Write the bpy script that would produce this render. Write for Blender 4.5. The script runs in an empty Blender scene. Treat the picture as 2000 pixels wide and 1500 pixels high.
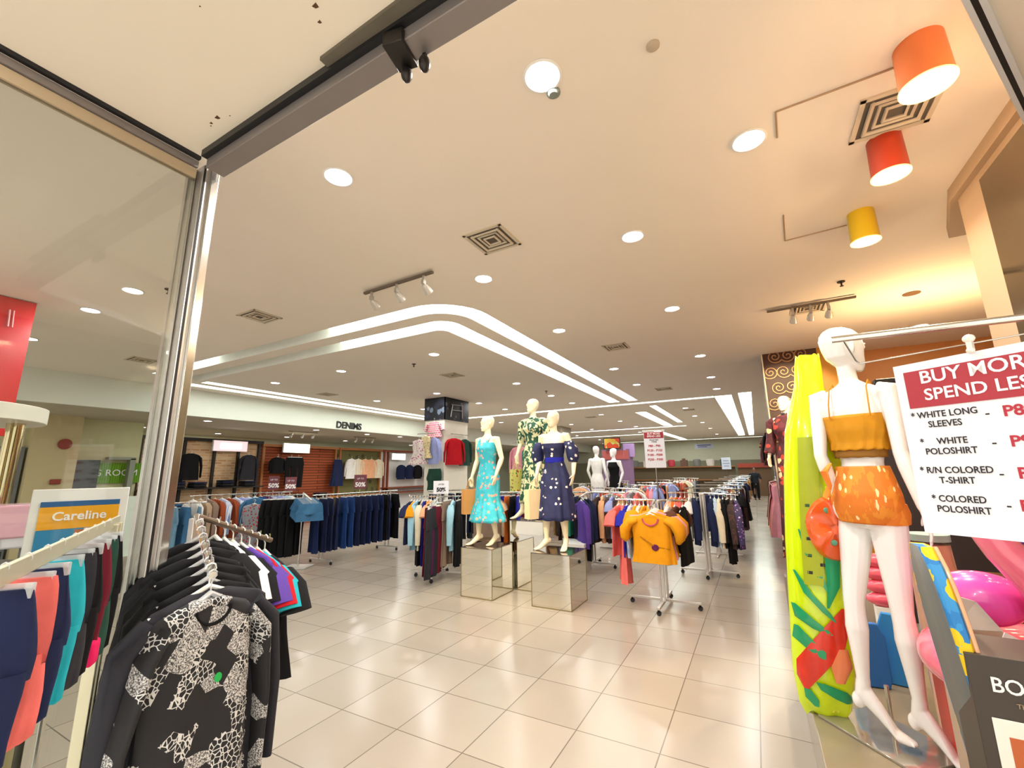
import bpy, bmesh, math, random
from mathutils import Vector, Matrix, Euler
C = bpy.context.scene.collection
S = bpy.context.scene
PI = math.pi
rnd = random.Random(7)

# ------------------------------------------------------------------ camera, world, exposure
cam_d = bpy.data.cameras.new('camera'); cam = bpy.data.objects.new('camera', cam_d); C.objects.link(cam)
EYE = 1.567
_p, _r, _y = math.radians(11.484), math.radians(-0.8545), math.radians(-28.898)
_fw = Vector((math.sin(_y)*math.cos(_p), math.cos(_y)*math.cos(_p), math.sin(_p)))
_rt = Vector((math.cos(_y), -math.sin(_y), 0)); _up = _rt.cross(_fw)
_R = _rt*math.cos(_r) + _up*math.sin(_r); _U = -_rt*math.sin(_r) + _up*math.cos(_r)
cam.matrix_world = Matrix(((_R.x, _U.x, -_fw.x, 0), (_R.y, _U.y, -_fw.y, 0), (_R.z, _U.z, -_fw.z, EYE), (0, 0, 0, 1)))
cam_d.sensor_width = 36; cam_d.lens = 842.34/2000*36; cam_d.clip_start = 0.02; cam_d.clip_end = 200
S.camera = cam
S.view_settings.view_transform = 'Standard'; S.view_settings.look = 'None'
S.view_settings.exposure = 0.57; S.view_settings.gamma = 1.0; S.view_settings.use_curve_mapping = False
w = bpy.data.worlds.new('mall_air'); S.world = w; w.use_nodes = True
w.node_tree.nodes['Background'].inputs[0].default_value = (1.0, 0.955, 0.90, 1)
w.node_tree.nodes['Background'].inputs[1].default_value = 1.0
LIGHT_K = 1.0          # one gain for every ceiling lamp
COL_COOL = (1.0, 0.975, 0.95); COL_WARM = (1.0, 0.62, 0.30)

# ------------------------------------------------------------------ materials
_m = {}
def lin(c):
    return tuple((x/12.92 if x <= .04045 else ((x+.055)/1.055)**2.4) for x in c)
def hexc(h):
    return lin(tuple(int(h[i:i+2], 16)/255 for i in (0, 2, 4)))
def nodes(name):
    m = bpy.data.materials.new(name); m.use_nodes = True
    nt = m.node_tree; b = nt.nodes['Principled BSDF']
    return m, nt, b
def N(nt, t, **kw):
    n = nt.nodes.new(t)
    for k, v in kw.items():
        if k.startswith('i_'):
            n.inputs[k[2:].replace('_', ' ')].default_value = v
        else: setattr(n, k, v)
    return n
def coords(nt, mode='Object', scale=(1, 1, 1), rot=(0, 0, 0)):
    t = N(nt, 'ShaderNodeTexCoord'); mp = N(nt, 'ShaderNodeMapping')
    mp.inputs['Scale'].default_value = scale; mp.inputs['Rotation'].default_value = rot
    nt.links.new(t.outputs[mode], mp.inputs[0]); return mp.outputs[0]
def bump(nt, b, src, strength=.2, dist=.01):
    n = N(nt, 'ShaderNodeBump'); n.inputs['Strength'].default_value = strength; n.inputs['Distance'].default_value = dist
    nt.links.new(src, n.inputs['Height']); nt.links.new(n.outputs[0], b.inputs['Normal'])
def plain(name, h, rough=.6, metal=0, var=.06, scale=9, alpha=None, coat=0, trans=0, emit=0, bmp=0):
    if name in _m: return _m[name]
    m, nt, b = nodes(name); c = hexc(h) if isinstance(h, str) else h
    no = N(nt, 'ShaderNodeTexNoise', i_Scale=scale, i_Detail=4.0); nt.links.new(coords(nt), no.inputs[0])
    mx = N(nt, 'ShaderNodeMixRGB'); mx.inputs[1].default_value = (*[x*(1-var) for x in c], 1); mx.inputs[2].default_value = (*[min(1, x*(1+var)) for x in c], 1)
    nt.links.new(no.outputs[0], mx.inputs[0]); nt.links.new(mx.outputs[0], b.inputs['Base Color'])
    b.inputs['Roughness'].default_value = rough; b.inputs['Metallic'].default_value = metal
    b.inputs['Coat Weight'].default_value = coat; b.inputs['Transmission Weight'].default_value = trans
    if alpha is not None: b.inputs['Alpha'].default_value = alpha
    if emit:
        b.inputs['Emission Color'].default_value = (*c, 1); b.inputs['Emission Strength'].default_value = emit
    if bmp: bump(nt, b, no.outputs[0], bmp)
    _m[name] = m; return m
def fabric(name, h, rough=.85):
    if name in _m: return _m[name]
    m, nt, b = nodes(name); c = hexc(h)
    co = coords(nt); no = N(nt, 'ShaderNodeTexNoise', i_Scale=14.0, i_Detail=6.0); nt.links.new(co, no.inputs[0])
    wv = N(nt, 'ShaderNodeTexNoise', i_Scale=380.0, i_Detail=1.0); nt.links.new(co, wv.inputs[0])
    mx = N(nt, 'ShaderNodeMixRGB'); mx.inputs[1].default_value = (*[x*.82 for x in c], 1); mx.inputs[2].default_value = (*[min(1, x*1.12) for x in c], 1)
    nt.links.new(no.outputs[0], mx.inputs[0]); nt.links.new(mx.outputs[0], b.inputs['Base Color'])
    b.inputs['Roughness'].default_value = rough; b.inputs['Specular IOR Level'].default_value = .25
    bump(nt, b, wv.outputs[0], .25, .002); _m[name] = m; return m
def spots(name, base, cols, scale=28, thr=.32, mode='Object', rough=.7, stretch=(1, 1, 1), second=None):
    """printed cloth: scattered blossoms of several colours over a ground colour"""
    if name in _m: return _m[name]
    m, nt, b = nodes(name); co = coords(nt, mode, stretch)
    vo = N(nt, 'ShaderNodeTexVoronoi', i_Scale=float(scale)); nt.links.new(co, vo.inputs[0])
    no = N(nt, 'ShaderNodeTexNoise', i_Scale=float(scale)*2.2, i_Detail=2.0); nt.links.new(co, no.inputs[0])
    ad = N(nt, 'ShaderNodeMath', operation='MULTIPLY_ADD'); ad.inputs[1].default_value = .45; nt.links.new(no.outputs[0], ad.inputs[0]); nt.links.new(vo.outputs['Distance'], ad.inputs[2])
    lt = N(nt, 'ShaderNodeMath', operation='LESS_THAN'); lt.inputs[1].default_value = thr+.22; nt.links.new(ad.outputs[0], lt.inputs[0])
    sep = N(nt, 'ShaderNodeSeparateColor'); nt.links.new(vo.outputs['Color'], sep.inputs[0])
    rp = N(nt, 'ShaderNodeValToRGB'); rp.color_ramp.interpolation = 'CONSTANT'
    el = rp.color_ramp.elements
    for i, c in enumerate(cols):
        e = el[0] if i == 0 else (el[1] if i == 1 else el.new(0))
        e.position = i/len(cols); e.color = (*hexc(c), 1)
    if len(cols) == 1: el[1].color = (*hexc(cols[0]), 1)
    nt.links.new(sep.outputs[0], rp.inputs[0])
    bs = N(nt, 'ShaderNodeMixRGB'); bs.inputs[1].default_value = (*hexc(base), 1); bs.inputs[2].default_value = (*hexc(second or base), 1)
    n2 = N(nt, 'ShaderNodeTexNoise', i_Scale=float(scale)*.9, i_Detail=3.0); nt.links.new(co, n2.inputs[0])
    g = N(nt, 'ShaderNodeMath', operation='GREATER_THAN'); g.inputs[1].default_value = .52; nt.links.new(n2.outputs[0], g.inputs[0]); nt.links.new(g.outputs[0], bs.inputs[0])
    mx = N(nt, 'ShaderNodeMixRGB'); nt.links.new(lt.outputs[0], mx.inputs[0]); nt.links.new(bs.outputs[0], mx.inputs[1]); nt.links.new(rp.outputs[0], mx.inputs[2])
    nt.links.new(mx.outputs[0], b.inputs['Base Color']); b.inputs['Roughness'].default_value = rough
    _m[name] = m; return m
def bands(name, cols, scale=30, axis='X', dist=0, rough=.8):
    if name in _m: return _m[name]
    m, nt, b = nodes(name); wv = N(nt, 'ShaderNodeTexWave', i_Scale=float(scale), i_Distortion=float(dist)); wv.bands_direction = axis
    nt.links.new(coords(nt), wv.inputs[0]); rp = N(nt, 'ShaderNodeValToRGB'); rp.color_ramp.interpolation = 'CONSTANT'; el = rp.color_ramp.elements
    for i, c in enumerate(cols):
        e = el[0] if i == 0 else (el[1] if i == 1 else el.new(0)); e.position = i/len(cols); e.color = (*hexc(c), 1)
    nt.links.new(wv.outputs[0], rp.inputs[0]); nt.links.new(rp.outputs[0], b.inputs['Base Color']); b.inputs['Roughness'].default_value = rough
    _m[name] = m; return m
def emis(name, h, s):
    if name in _m: return _m[name]
    m, nt, b = nodes(name); c = hexc(h) if isinstance(h, str) else h
    b.inputs['Base Color'].default_value = (*c, 1); b.inputs['Emission Color'].default_value = (*c, 1); b.inputs['Emission Strength'].default_value = s
    _m[name] = m; return m
def tiles(name, c1, c2, grout, tx=.497, ty=.508, ox=-.152, oy=2.83, g=.0035, rough=.2):
    m, nt, b = nodes(name); tc = N(nt, 'ShaderNodeTexCoord'); sp = N(nt, 'ShaderNodeSeparateXYZ'); nt.links.new(tc.outputs['Object'], sp.inputs[0])
    outs = []; ids = []
    for k, (t, o) in enumerate(((tx, ox), (ty, oy))):
        a = N(nt, 'ShaderNodeMath', operation='SUBTRACT'); a.inputs[1].default_value = o; nt.links.new(sp.outputs[k], a.inputs[0])
        d = N(nt, 'ShaderNodeMath', operation='DIVIDE'); d.inputs[1].default_value = t; nt.links.new(a.outputs[0], d.inputs[0])
        f = N(nt, 'ShaderNodeMath', operation='FLOOR'); nt.links.new(d.outputs[0], f.inputs[0]); ids.append(f.outputs[0])
        p = N(nt, 'ShaderNodeMath', operation='PINGPONG'); p.inputs[1].default_value = .5; nt.links.new(d.outputs[0], p.inputs[0])
        l = N(nt, 'ShaderNodeMath', operation='LESS_THAN'); l.inputs[1].default_value = g/t; nt.links.new(p.outputs[0], l.inputs[0]); outs.append(l.outputs[0])
    mxx = N(nt, 'ShaderNodeMath', operation='MAXIMUM'); nt.links.new(outs[0], mxx.inputs[0]); nt.links.new(outs[1], mxx.inputs[1])
    cb = N(nt, 'ShaderNodeCombineXYZ'); nt.links.new(ids[0], cb.inputs[0]); nt.links.new(ids[1], cb.inputs[1])
    wn = N(nt, 'ShaderNodeTexWhiteNoise'); nt.links.new(cb.outputs[0], wn.inputs[0])
    mc = N(nt, 'ShaderNodeMixRGB'); mc.inputs[1].default_value = (*hexc(c1), 1); mc.inputs[2].default_value = (*hexc(c2), 1); nt.links.new(wn.outputs[0], mc.inputs[0])
    no = N(nt, 'ShaderNodeTexNoise', i_Scale=1.7, i_Detail=5.0); nt.links.new(tc.outputs['Object'], no.inputs[0])
    m2 = N(nt, 'ShaderNodeMixRGB', blend_type='MULTIPLY'); m2.inputs[0].default_value = .14; nt.links.new(mc.outputs[0], m2.inputs[1]); nt.links.new(no.outputs[0], m2.inputs[2])
    mg = N(nt, 'ShaderNodeMixRGB'); mg.inputs[2].default_value = (*hexc(grout), 1); nt.links.new(mxx.outputs[0], mg.inputs[0]); nt.links.new(m2.outputs[0], mg.inputs[1])
    nt.links.new(mg.outputs[0], b.inputs['Base Color'])
    rr = N(nt, 'ShaderNodeMath', operation='MULTIPLY_ADD'); rr.inputs[1].default_value = .12; rr.inputs[2].default_value = rough-.04; nt.links.new(no.outputs[0], rr.inputs[0]); nt.links.new(rr.outputs[0], b.inputs['Roughness'])
    b.inputs['Specular IOR Level'].default_value = .38
    return m
def brick(name, c1, c2, mortar, scale=1.0, bw=.22, bh=.075, ms=.008, mode='Object', rot=(0, 0, 0)):
    if name in _m: return _m[name]
    m, nt, b = nodes(name); br = N(nt, 'ShaderNodeTexBrick', i_Scale=scale)
    br.inputs['Color1'].default_value = (*hexc(c1), 1); br.inputs['Color2'].default_value = (*hexc(c2), 1); br.inputs['Mortar'].default_value = (*hexc(mortar), 1)
    br.inputs['Brick Width'].default_value = bw; br.inputs['Row Height'].default_value = bh; br.inputs['Mortar Size'].default_value = ms
    nt.links.new(coords(nt, mode, rot=rot), br.inputs[0]); nt.links.new(br.outputs[0], b.inputs['Base Color']); b.inputs['Roughness'].default_value = .8
    _m[name] = m; return m

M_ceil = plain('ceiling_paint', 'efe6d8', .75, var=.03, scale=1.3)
M_soffit = plain('soffit_paint', 'efe5d2', .7, var=.03, scale=1.5)
M_wall = plain('wall_paint', 'd9d0b4', .7, var=.02)
M_fascia = plain('fascia_paint', 'e3e6dc', .6, var=.02)
M_chrome = plain('chrome', 'd4d4d0', .16, 1, var=.03)
M_steel = plain('brushed_steel', 'd2cec8', .36, .85, var=.08, scale=30)
M_dark_metal = plain('dark_metal', '3a3734', .4, .8)
M_black = plain('black_plastic', '17171a', .45)
M_white = plain('white_plastic', 'efeeea', .4)
M_clear = plain('hanger_plastic', 'dfe3e6', .2, alpha=.55, coat=.5)
M_hang_white = plain('white_hanger_plastic', 'e9ece8', .35)
M_mirror = plain('mirror', 'e8e6dc', .03, 1, var=.005)
M_seam = plain('seam', '4a463c', .5)
M_mannequin = plain('gloss_white_fibreglass', 'f3f1ee', .22, coat=.6, var=.01)
M_manneq_ivory = plain('ivory_fibreglass', 'f6e9c6', .38, coat=.2, var=.01)
M_kraft = plain('kraft_paper', 'c98f4e', .85, bmp=.1); M_kraft_pale = plain('pale_paper', 'd9c39a', .85)
M_lens = emis('lamp_lens', (1, .98, 1.0), 9.0)
M_lens_warm = emis('warm_lamp_lens', (1, .95, .86), 14.0)
M_red = plain('sign_red', 'a3202e', .55, var=.02); M_paper = plain('sign_paper', 'e9e9ef', .5, var=.01)
M_ink = plain('black_ink', '1c1a22', .6); M_redink = plain('red_ink', 'b02a3c', .6); M_whiteink = plain('white_ink', 'f4f2f0', .5)

# ------------------------------------------------------------------ mesh helpers
class MB:
    def __init__(s): s.bm = bmesh.new()
    def box(s, c, d, rz=0, rx=0, ry=0):
        m = Matrix.Translation(c) @ Euler((rx, ry, rz)).to_matrix().to_4x4() @ Matrix.Diagonal((d[0], d[1], d[2], 1))
        bmesh.ops.create_cube(s.bm, size=1, matrix=m); return s
    def ell(s, c, r, u=20, v=12, rot=(0, 0, 0)):
        m = Matrix.Translation(c) @ Euler(rot).to_matrix().to_4x4() @ Matrix.Diagonal((r[0], r[1], r[2], 1))
        bmesh.ops.create_uvsphere(s.bm, u_segments=u, v_segments=v, radius=1, matrix=m); return s
    def loft(s, rings, cap=True, closed=True):
        vs = [[s.bm.verts.new(p) for p in r] for r in rings]; n = len(rings[0])
        for a, b in zip(vs, vs[1:]):
            for i in range(n if closed else n-1):
                j = (i+1) % n
                try: s.bm.faces.new((a[i], a[j], b[j], b[i]))
                except ValueError: pass
        if cap:
            for r in (vs[0], vs[-1]):
                try: s.bm.faces.new(r)
                except ValueError: pass
        return s
    def tube(s, pts, r, n=10, flat=1.0, cap=True):
        pts = [Vector(p) for p in pts]; rs = r if isinstance(r, (list, tuple)) else [r]*len(pts)
        rings = []; ref = None
        for i, p in enumerate(pts):
            t = (pts[min(i+1, len(pts)-1)]-pts[max(i-1, 0)]).normalized()
            if ref is None: ref = Vector((0, 0, 1)) if abs(t.z) < .9 else Vector((1, 0, 0))
            a = t.cross(ref)
            if a.length < 1e-4: a = t.cross(Vector((0, 1, 0)))
            a.normalize(); b = a.cross(t).normalized(); ref = b
            rings.append([p + (a*math.cos(2*PI*k/n) + b*math.sin(2*PI*k/n)*flat)*rs[i] for k in range(n)])
        return s.loft(rings, cap)
    def cyl(s, c, r, h, n=24, r2=None):   # upright, base centre c
        c = Vector(c); return s.tube([c, c+Vector((0, 0, h))], [r, r if r2 is None else r2], n)
    def prism(s, poly, z0, z1):
        return s.loft([[(x, y, z0) for x, y in poly], [(x, y, z1) for x, y in poly]])
    def lathe(s, prof, n=28, c=(0, 0, 0), cap=True):
        return s.loft([[(c[0]+r*math.cos(2*PI*k/n), c[1]+r*math.sin(2*PI*k/n), c[2]+z) for k in range(n)] for r, z in prof], cap)
    def mesh(s, name, mat, smooth=True, sharp=35):
        bmesh.ops.remove_doubles(s.bm, verts=s.bm.verts, dist=1e-6)
        bmesh.ops.recalc_face_normals(s.bm, faces=s.bm.faces)
        me = bpy.data.meshes.new(name); s.bm.to_mesh(me); s.bm.free()
        if smooth:
            for p in me.polygons: p.use_smooth = True
            try: me.set_sharp_from_angle(angle=math.radians(sharp))
            except Exception: pass
        me.materials.append(mat); return me
    def done(s, name, mat, parent=None, smooth=True, bevel=0, sharp=35):
        o = bpy.data.objects.new(name, s.mesh(name, mat, smooth, sharp)); C.objects.link(o); o.parent = parent
        if bevel:
            b = o.modifiers.new('bevel', 'BEVEL'); b.width = bevel; b.segments = 2; b.limit_method = 'ANGLE'
        return o
def meshobj(name, me, parent=None, loc=None, rz=0):
    o = bpy.data.objects.new(name, me); C.objects.link(o); o.parent = parent
    if loc is not None: o.location = loc; o.rotation_euler = (0, 0, rz)
    return o
def tag(o, label, cat, group=None, kind=None):
    o['label'] = label
    if cat: o['category'] = cat
    if group: o['group'] = group
    if kind: o['kind'] = kind
    return o
def thing(name, label, cat, loc=(0, 0, 0), rz=0, group=None):
    o = bpy.data.objects.new(name, None); C.objects.link(o); o.location = loc; o.rotation_euler = (0, 0, rz)
    o.empty_display_size = .1
    return tag(o, label, cat, group)
def structure(name, mb, mat, label=None, smooth=False):
    o = mb.done(name, mat, None, smooth); o['kind'] = 'structure'
    if label: o['label'] = label
    return o
def dup(root, loc, rz=0, label=None, group=None):
    r = root.copy(); C.objects.link(r); r.location = loc; r.rotation_euler = (0, 0, rz)
    if label: r['label'] = label
    if group: r['group'] = group
    def kids(o, n):
        for ch in list(o.children):
            c = ch.copy(); C.objects.link(c); c.parent = n; kids(ch, c)
    kids(root, r); return r
def lettering(body, size, mat, parent, loc, rot, name='lettering', depth=.002, bold=0, align='CENTER', sx=1, label=None):
    cu = bpy.data.curves.new(name, 'FONT'); cu.body = body; cu.size = size; cu.extrude = depth; cu.offset = bold
    cu.align_x = align; cu.align_y = 'CENTER'; cu.resolution_u = 3
    t = bpy.data.objects.new('tmp', cu); C.objects.link(t); bpy.context.view_layer.update()
    me = bpy.data.meshes.new_from_object(t.evaluated_get(bpy.context.evaluated_depsgraph_get())); bpy.data.objects.remove(t)
    me.materials.clear(); me.materials.append(mat)
    o = bpy.data.objects.new(name, me); C.objects.link(o); o.parent = parent; o.location = loc; o.rotation_euler = rot; o.scale = (sx, 1, 1)
    if label: o['label'] = label
    return o
UP = (PI/2, 0, 0)      # text standing up, read from -Y
def area(parent, loc, size, power, col, rot=(0, 0, 0), shape='DISK', spread=PI, size_y=None, name='bulb'):
    l = bpy.data.lights.new(name, 'AREA'); l.shape = shape; l.size = size; l.energy = power*LIGHT_K; l.color = col; l.spread = spread
    if size_y: l.size_y = size_y
    o = bpy.data.objects.new(name, l); C.objects.link(o); o.parent = parent; o.location = loc; o.rotation_euler = rot; return o

# ------------------------------------------------------------------ the setting
H = 3.45
structure('floor_corridor', MB().box((-5, -3.6, -.05), (26, 8.8, .1)), plain('corridor_floor', 'ece7de', .3, var=.02))  # unseen floor outside, made paler than the shop's to bounce light up
structure('floor', MB().box((-5, 19.4, -.05), (26, 37.2, .1)), tiles('floor_tiles', 'b2a799', 'a79c8e', '6f665b'))
# ceiling with the two open light channels cut through it
def rounded_L(off):        # centre line of a channel that comes from the left and turns down the aisle
    x0, y0, r = -2.66-off, 3.58+off, max(.15, .62-off*.7)
    pts = [(-9.6, y0)]
    for k in range(9):
        a = PI/2 - k*PI/16
        pts.append((x0-r+r*math.cos(a), y0+r-r*math.sin(a) if False else y0 + r - r*math.sin(a)))
    pts.append((x0, 12.0)); return pts
def channel_poly(o1, o2):
    a = rounded_L(o1); b = rounded_L(o2); return a + b[::-1]
chan = [channel_poly(0, .26), channel_poly(.5, .80)]
def rect(x0, y0, x1, y1): return [(x0, y0), (x1, y0), (x1, y1), (x0, y1)]
chan += [rect(-9.8, 4.5, -9.55, 12.2), rect(-10.3, 4.2, -10.02, 12.2), rect(-9.8, 12.45, -.78, 12.7),
         [(-.77, 12.5), (-.36, 12.5), (-.36, 28.6), (-.70, 28.6)], [(-.20, 12.3), (.1, 12.3), (.1, 28.6), (-.16, 28.6)],
         rect(-2.62, 13.3, -2.42, 18.8), rect(-3.35, 14.6, -3.0, 20.0), rect(-9.5, 20.3, -2.5, 20.6), rect(-9.5, 23.9, -4.6, 24.2),
         [(-4.35, 22.2), (-4.0, 22.2), (-3.7, 30.2), (-4.1, 30.2)], rect(-9.5, 30.4, .6, 30.62)]
bm = bmesh.new(); edges = []
outer = [(-10.7, -4), (-2.03, -4), (-2.03, .86), (.33, .86), (1.28, 2.62), (1.28, 1.2), (7, 1.2), (7, 33), (-10.7, 33)]
outer = [(-10.7, -4), (-2.03, -4), (-2.03, .86), (7, .86), (7, 33), (-10.7, 33)]
for loop in [outer] + chan:
    vs = [bm.verts.new((x, y, H)) for x, y in loop]
    edges += [bm.edges.new((vs[i], vs[(i+1) % len(vs)])) for i in range(len(vs))]
bmesh.ops.triangle_fill(bm, edges=edges, use_beauty=True)
hole = [[Vector((x, y, 0)) for x, y in c] for c in chan]
def inside(p, poly):
    r = False; n = len(poly)
    for i in range(n):
        a, b = poly[i], poly[(i+1) % n]
        if (a[1] > p.y) != (b[1] > p.y) and p.x < (b[0]-a[0])*(p.y-a[1])/(b[1]-a[1])+a[0]: r = not r
    return r
kill = [f for f in bm.faces if any(inside(f.calc_center_median(), c) for c in chan)]
bmesh.ops.delete(bm, geom=kill, context='FACES_ONLY')
for f in bm.faces:
    if f.normal.z > 0: f.normal_flip()
me = bpy.data.meshes.new('ceiling'); bm.to_mesh(me); bm.free(); me.materials.append(M_ceil)
o = meshobj('ceiling', me); o['kind'] = 'structure'
M_chan = plain('channel_paint', 'f2f4ee', .8)
M_tube = emis('fluorescent', (.93, 1.0, .93), 4.2)
for i, c in enumerate(chan):
    # walls and roof of the recess
    k = MB(); k.loft([[(x, y, H) for x, y in c], [(x, y, H+.16) for x, y in c]], cap=False)
    vs = [k.bm.verts.new((x, y, H+.16)) for x, y in c]; es = [k.bm.edges.new((vs[j], vs[(j+1) % len(vs)])) for j in range(len(vs))]
    bmesh.ops.triangle_fill(k.bm, edges=es, use_beauty=True)
    structure('trim_%d' % (i+1), k, M_chan)
def strip_light(i, pts_a, pts_b, lab):
    k = MB(); n = len(pts_a)
    k.loft([[(a[0], a[1], H+.07), (b[0], b[1], H+.07), (b[0], b[1], H+.10), (a[0], a[1], H+.10)] for a, b in zip(pts_a, pts_b)])
    tag(k.done('cove_light', M_tube, None, False), lab, 'ceiling light', 'cove strip lights')
def trim_L(off, x_from):
    p = rounded_L(off); p[0] = (x_from, p[0][1]); return p
strip_light(0, trim_L(.02, -4.9), trim_L(.24, -4.9), 'outer glowing cove strip turning the corner above the shop floor')
strip_light(1, trim_L(.52, -5.3), trim_L(.78, -5.3), 'inner glowing cove strip turning the corner above the shop floor')
strip_light(0, [(-9.55, 3.60), (-8.0, 3.60)], [(-9.55, 3.82), (-8.0, 3.82)], 'short lit end of the outer cove beside the steel entrance post')
labs = {2: 'thin inner cove strip running along the fascia of the denims wall', 3: 'long cove strip against the fascia of the denims wall', 4: 'cross strip of cove light behind the central pillar',
        5: 'broad left cove strip running away above the aisle', 6: 'narrow right cove strip running away above the aisle', 7: 'short cove strip beyond the end of the long corner cove',
        8: 'slanting far cove strip left of the hanging price board', 9: 'far cross strip of cove light above the white mannequin pair', 10: 'second far cross strip above the rear shop',
        11: 'slanting cove strip above the hanging price board', 12: 'rearmost cove strip along the back wall'}
for i, lab in labs.items():
    c = chan[i]; e = .015
    a, b, d, f = c
    if i in (4, 9, 10, 12): strip_light(i, [(a[0]+e, a[1]+e), (b[0]-e, b[1]+e)], [(f[0]+e, f[1]-e), (d[0]-e, d[1]-e)], lab)
    else: strip_light(i, [(a[0]+e, a[1]+e), (f[0]+e, f[1]-e)], [(b[0]-e, b[1]+e), (d[0]-e, d[1]-e)], lab)

# lower soffit and fascia of the denims side, back walls
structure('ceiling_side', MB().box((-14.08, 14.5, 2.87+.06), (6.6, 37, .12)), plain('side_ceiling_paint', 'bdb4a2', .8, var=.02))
structure('wall_fascia', MB().box((-10.75, 14.5, (2.87+H)/2+.03), (.1, 37, H-2.87+.06)), M_fascia)
structure('wall_left', MB().box((-15.6, 14.5, 1.45), (.1, 37, 2.9)), plain('green_grey_wall', 'c9cfb4', .75))
structure('wall_back', MB().box((-5, 31.55, 1.75), (26, .1, 3.6)), plain('back_wall_paint', 'cfcdb6', .75))
structure('baseboard_back', MB().box((-5, 31.45, 1.05), (26, .1, 2.1)), plain('back_wall_lower', '8f8b74', .75))
structure('wall_right', MB().box((3.9, 17, 1.75), (.1, 31, 3.6)), plain('right_wall', '94623e', .75))
lettering('DENIMS', .27, M_ink, None, (-10.69, 9.07, 3.0), (PI/2, 0, PI/2), depth=.012, bold=.006, name='wall_sign')
tag(bpy.data.objects['wall_sign'], 'black DENIMS letters on the white fascia', 'sign')
# entrance: soffit outside, track, steel post, glass
k = MB(); k.prism([(-2.03, -6.8), (-2.03, .86), (.33, .86), (1.36, 2.78), (5, 2.78), (5, -6.8)], 2.95, 3.47)
structure('ceiling_entrance', k, M_soffit)
post = thing('entrance_post', 'polished steel corner post of the shop entrance', 'post', (-2.03, .84, 0))
MB().box((0, 0, 1.46), (.075, .05, 2.92)).done('front_face', M_steel, post, bevel=.004)
MB().box((.048, .018, 1.46), (.016, .03, 2.92)).done('edge_strip', M_chrome, post, bevel=.002)
MB().box((.039, -.018, 1.46), (.004, .008, 2.92)).done('dark_groove', M_black, post)
MB().box((-.03, -.04, 1.46), (.03, .03, 2.92)).done('side_channel', M_steel, post, bevel=.004)
tr = thing('door_track', 'grey metal sliding door track across the entrance ceiling', 'track', (-1.985, .84, 2.9))
MB().box((1.16, 0, 0), (2.24, .075, .045)).done('rail', plain('track_grey', '8d8683', .45, .5), tr, bevel=.003)
MB().box((1.16, -.045, .035), (2.24, .03, .03)).done('gap', M_black, tr)
MB().box((1.35, -.075, .045), (1.0, .05, .02), rz=-.02).done('cover_strip', plain('old_metal', '6d6658', .7, .3), tr)
MB().box((1.14, -.01, -.012), (.07, .10, .05), rz=.2).done('bracket', M_dark_metal, tr, bevel=.003)
for dx in (0.0, .075): MB().ell((1.13+dx, .03, -.06), (.018, .02, .03), 10, 8).box((1.13+dx, .03, -.03), (.01, .012, .05)).done('clip', M_dark_metal, tr)
gl = thing('window_1', None, None, (-2.03, 0, 0)); del gl['label']; gl['kind'] = 'structure'
M_glass, nt, b = nodes('shop_glass')
nt.nodes.remove(b); tr1 = N(nt, 'ShaderNodeBsdfTransparent'); gg = N(nt, 'ShaderNodeBsdfGlossy'); gg.inputs['Roughness'].default_value = .02; tr1.inputs[0].default_value = (.94, .965, .95, 1)
fr = N(nt, 'ShaderNodeFresnel'); fr.inputs[0].default_value = 1.5; mxs = N(nt, 'ShaderNodeMixShader')
nt.links.new(fr.outputs[0], mxs.inputs[0]); nt.links.new(tr1.outputs[0], mxs.inputs[1]); nt.links.new(gg.outputs[0], mxs.inputs[2]); nt.links.new(mxs.outputs[0], nt.nodes['Material Output'].inputs[0])
MB().box((0, -1.6, 1.45), (.012, 4.8, 2.86)).done('pane', M_glass, gl)
MB().box((-.0, -1.6, 2.915), (.05, 4.8, .03)).done('top_rail', plain('track_grey', '8d8683', .45, .5), gl)
MB().box((.03, -1.6, 2.945), (.02, 4.8, .02)).done('dark_gap', M_black, gl)
MB().box((0, -1.6, 2.875), (.03, 4.8, .045)).done('inner_frame', plain('tan_frame', 'b6a283', .5), gl)
# angled rail at the right of the entrance
rl = thing('glass_rail', 'slanting black and chrome top rail at the right edge of the entrance', 'rail', (.33, .86, 2.93), math.atan2(1.92, 1.03))
MB().box((1.1, .010, 0), (2.2, .014, .04)).done('chrome_edge', plain('satin_edge', 'dfe3e6', .4, .2), rl)
MB().box((1.1, -.004, 0), (2.2, .014, .03)).done('dark_gasket', M_black, rl)
MB().box((1.1, -.018, 0), (2.2, .014, .04)).done('outer_edge', plain('satin_edge', 'dfe3e6', .4, .2), rl)
# bulkhead and tinted mirror wall on the right
M_tan = plain('tan_paint', 'ad957b', .65, var=.02)
structure('trim_20', MB().prism([(1.38, 1.0), (1.38, 3.84), (1.56, 4.5), (1.70, 4.5), (1.52, 3.80), (1.52, 1.0)], 3.36, 3.47), M_tan)
structure('wall_mirror_side', MB().box((1.47, 2.42, 1.68), (.10, 2.84, 3.36)), M_tan)
mp = MB().box((1.412, 2.15, 1.85), (.012, 2.7, 2.9)).done('wall_mirror', plain('smoked_mirror', '8d7c62', .06, .85, var=.04), None)
tag(mp, 'smoked mirror panel on the right wall reflecting the yellow lamp', 'mirror')

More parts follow.
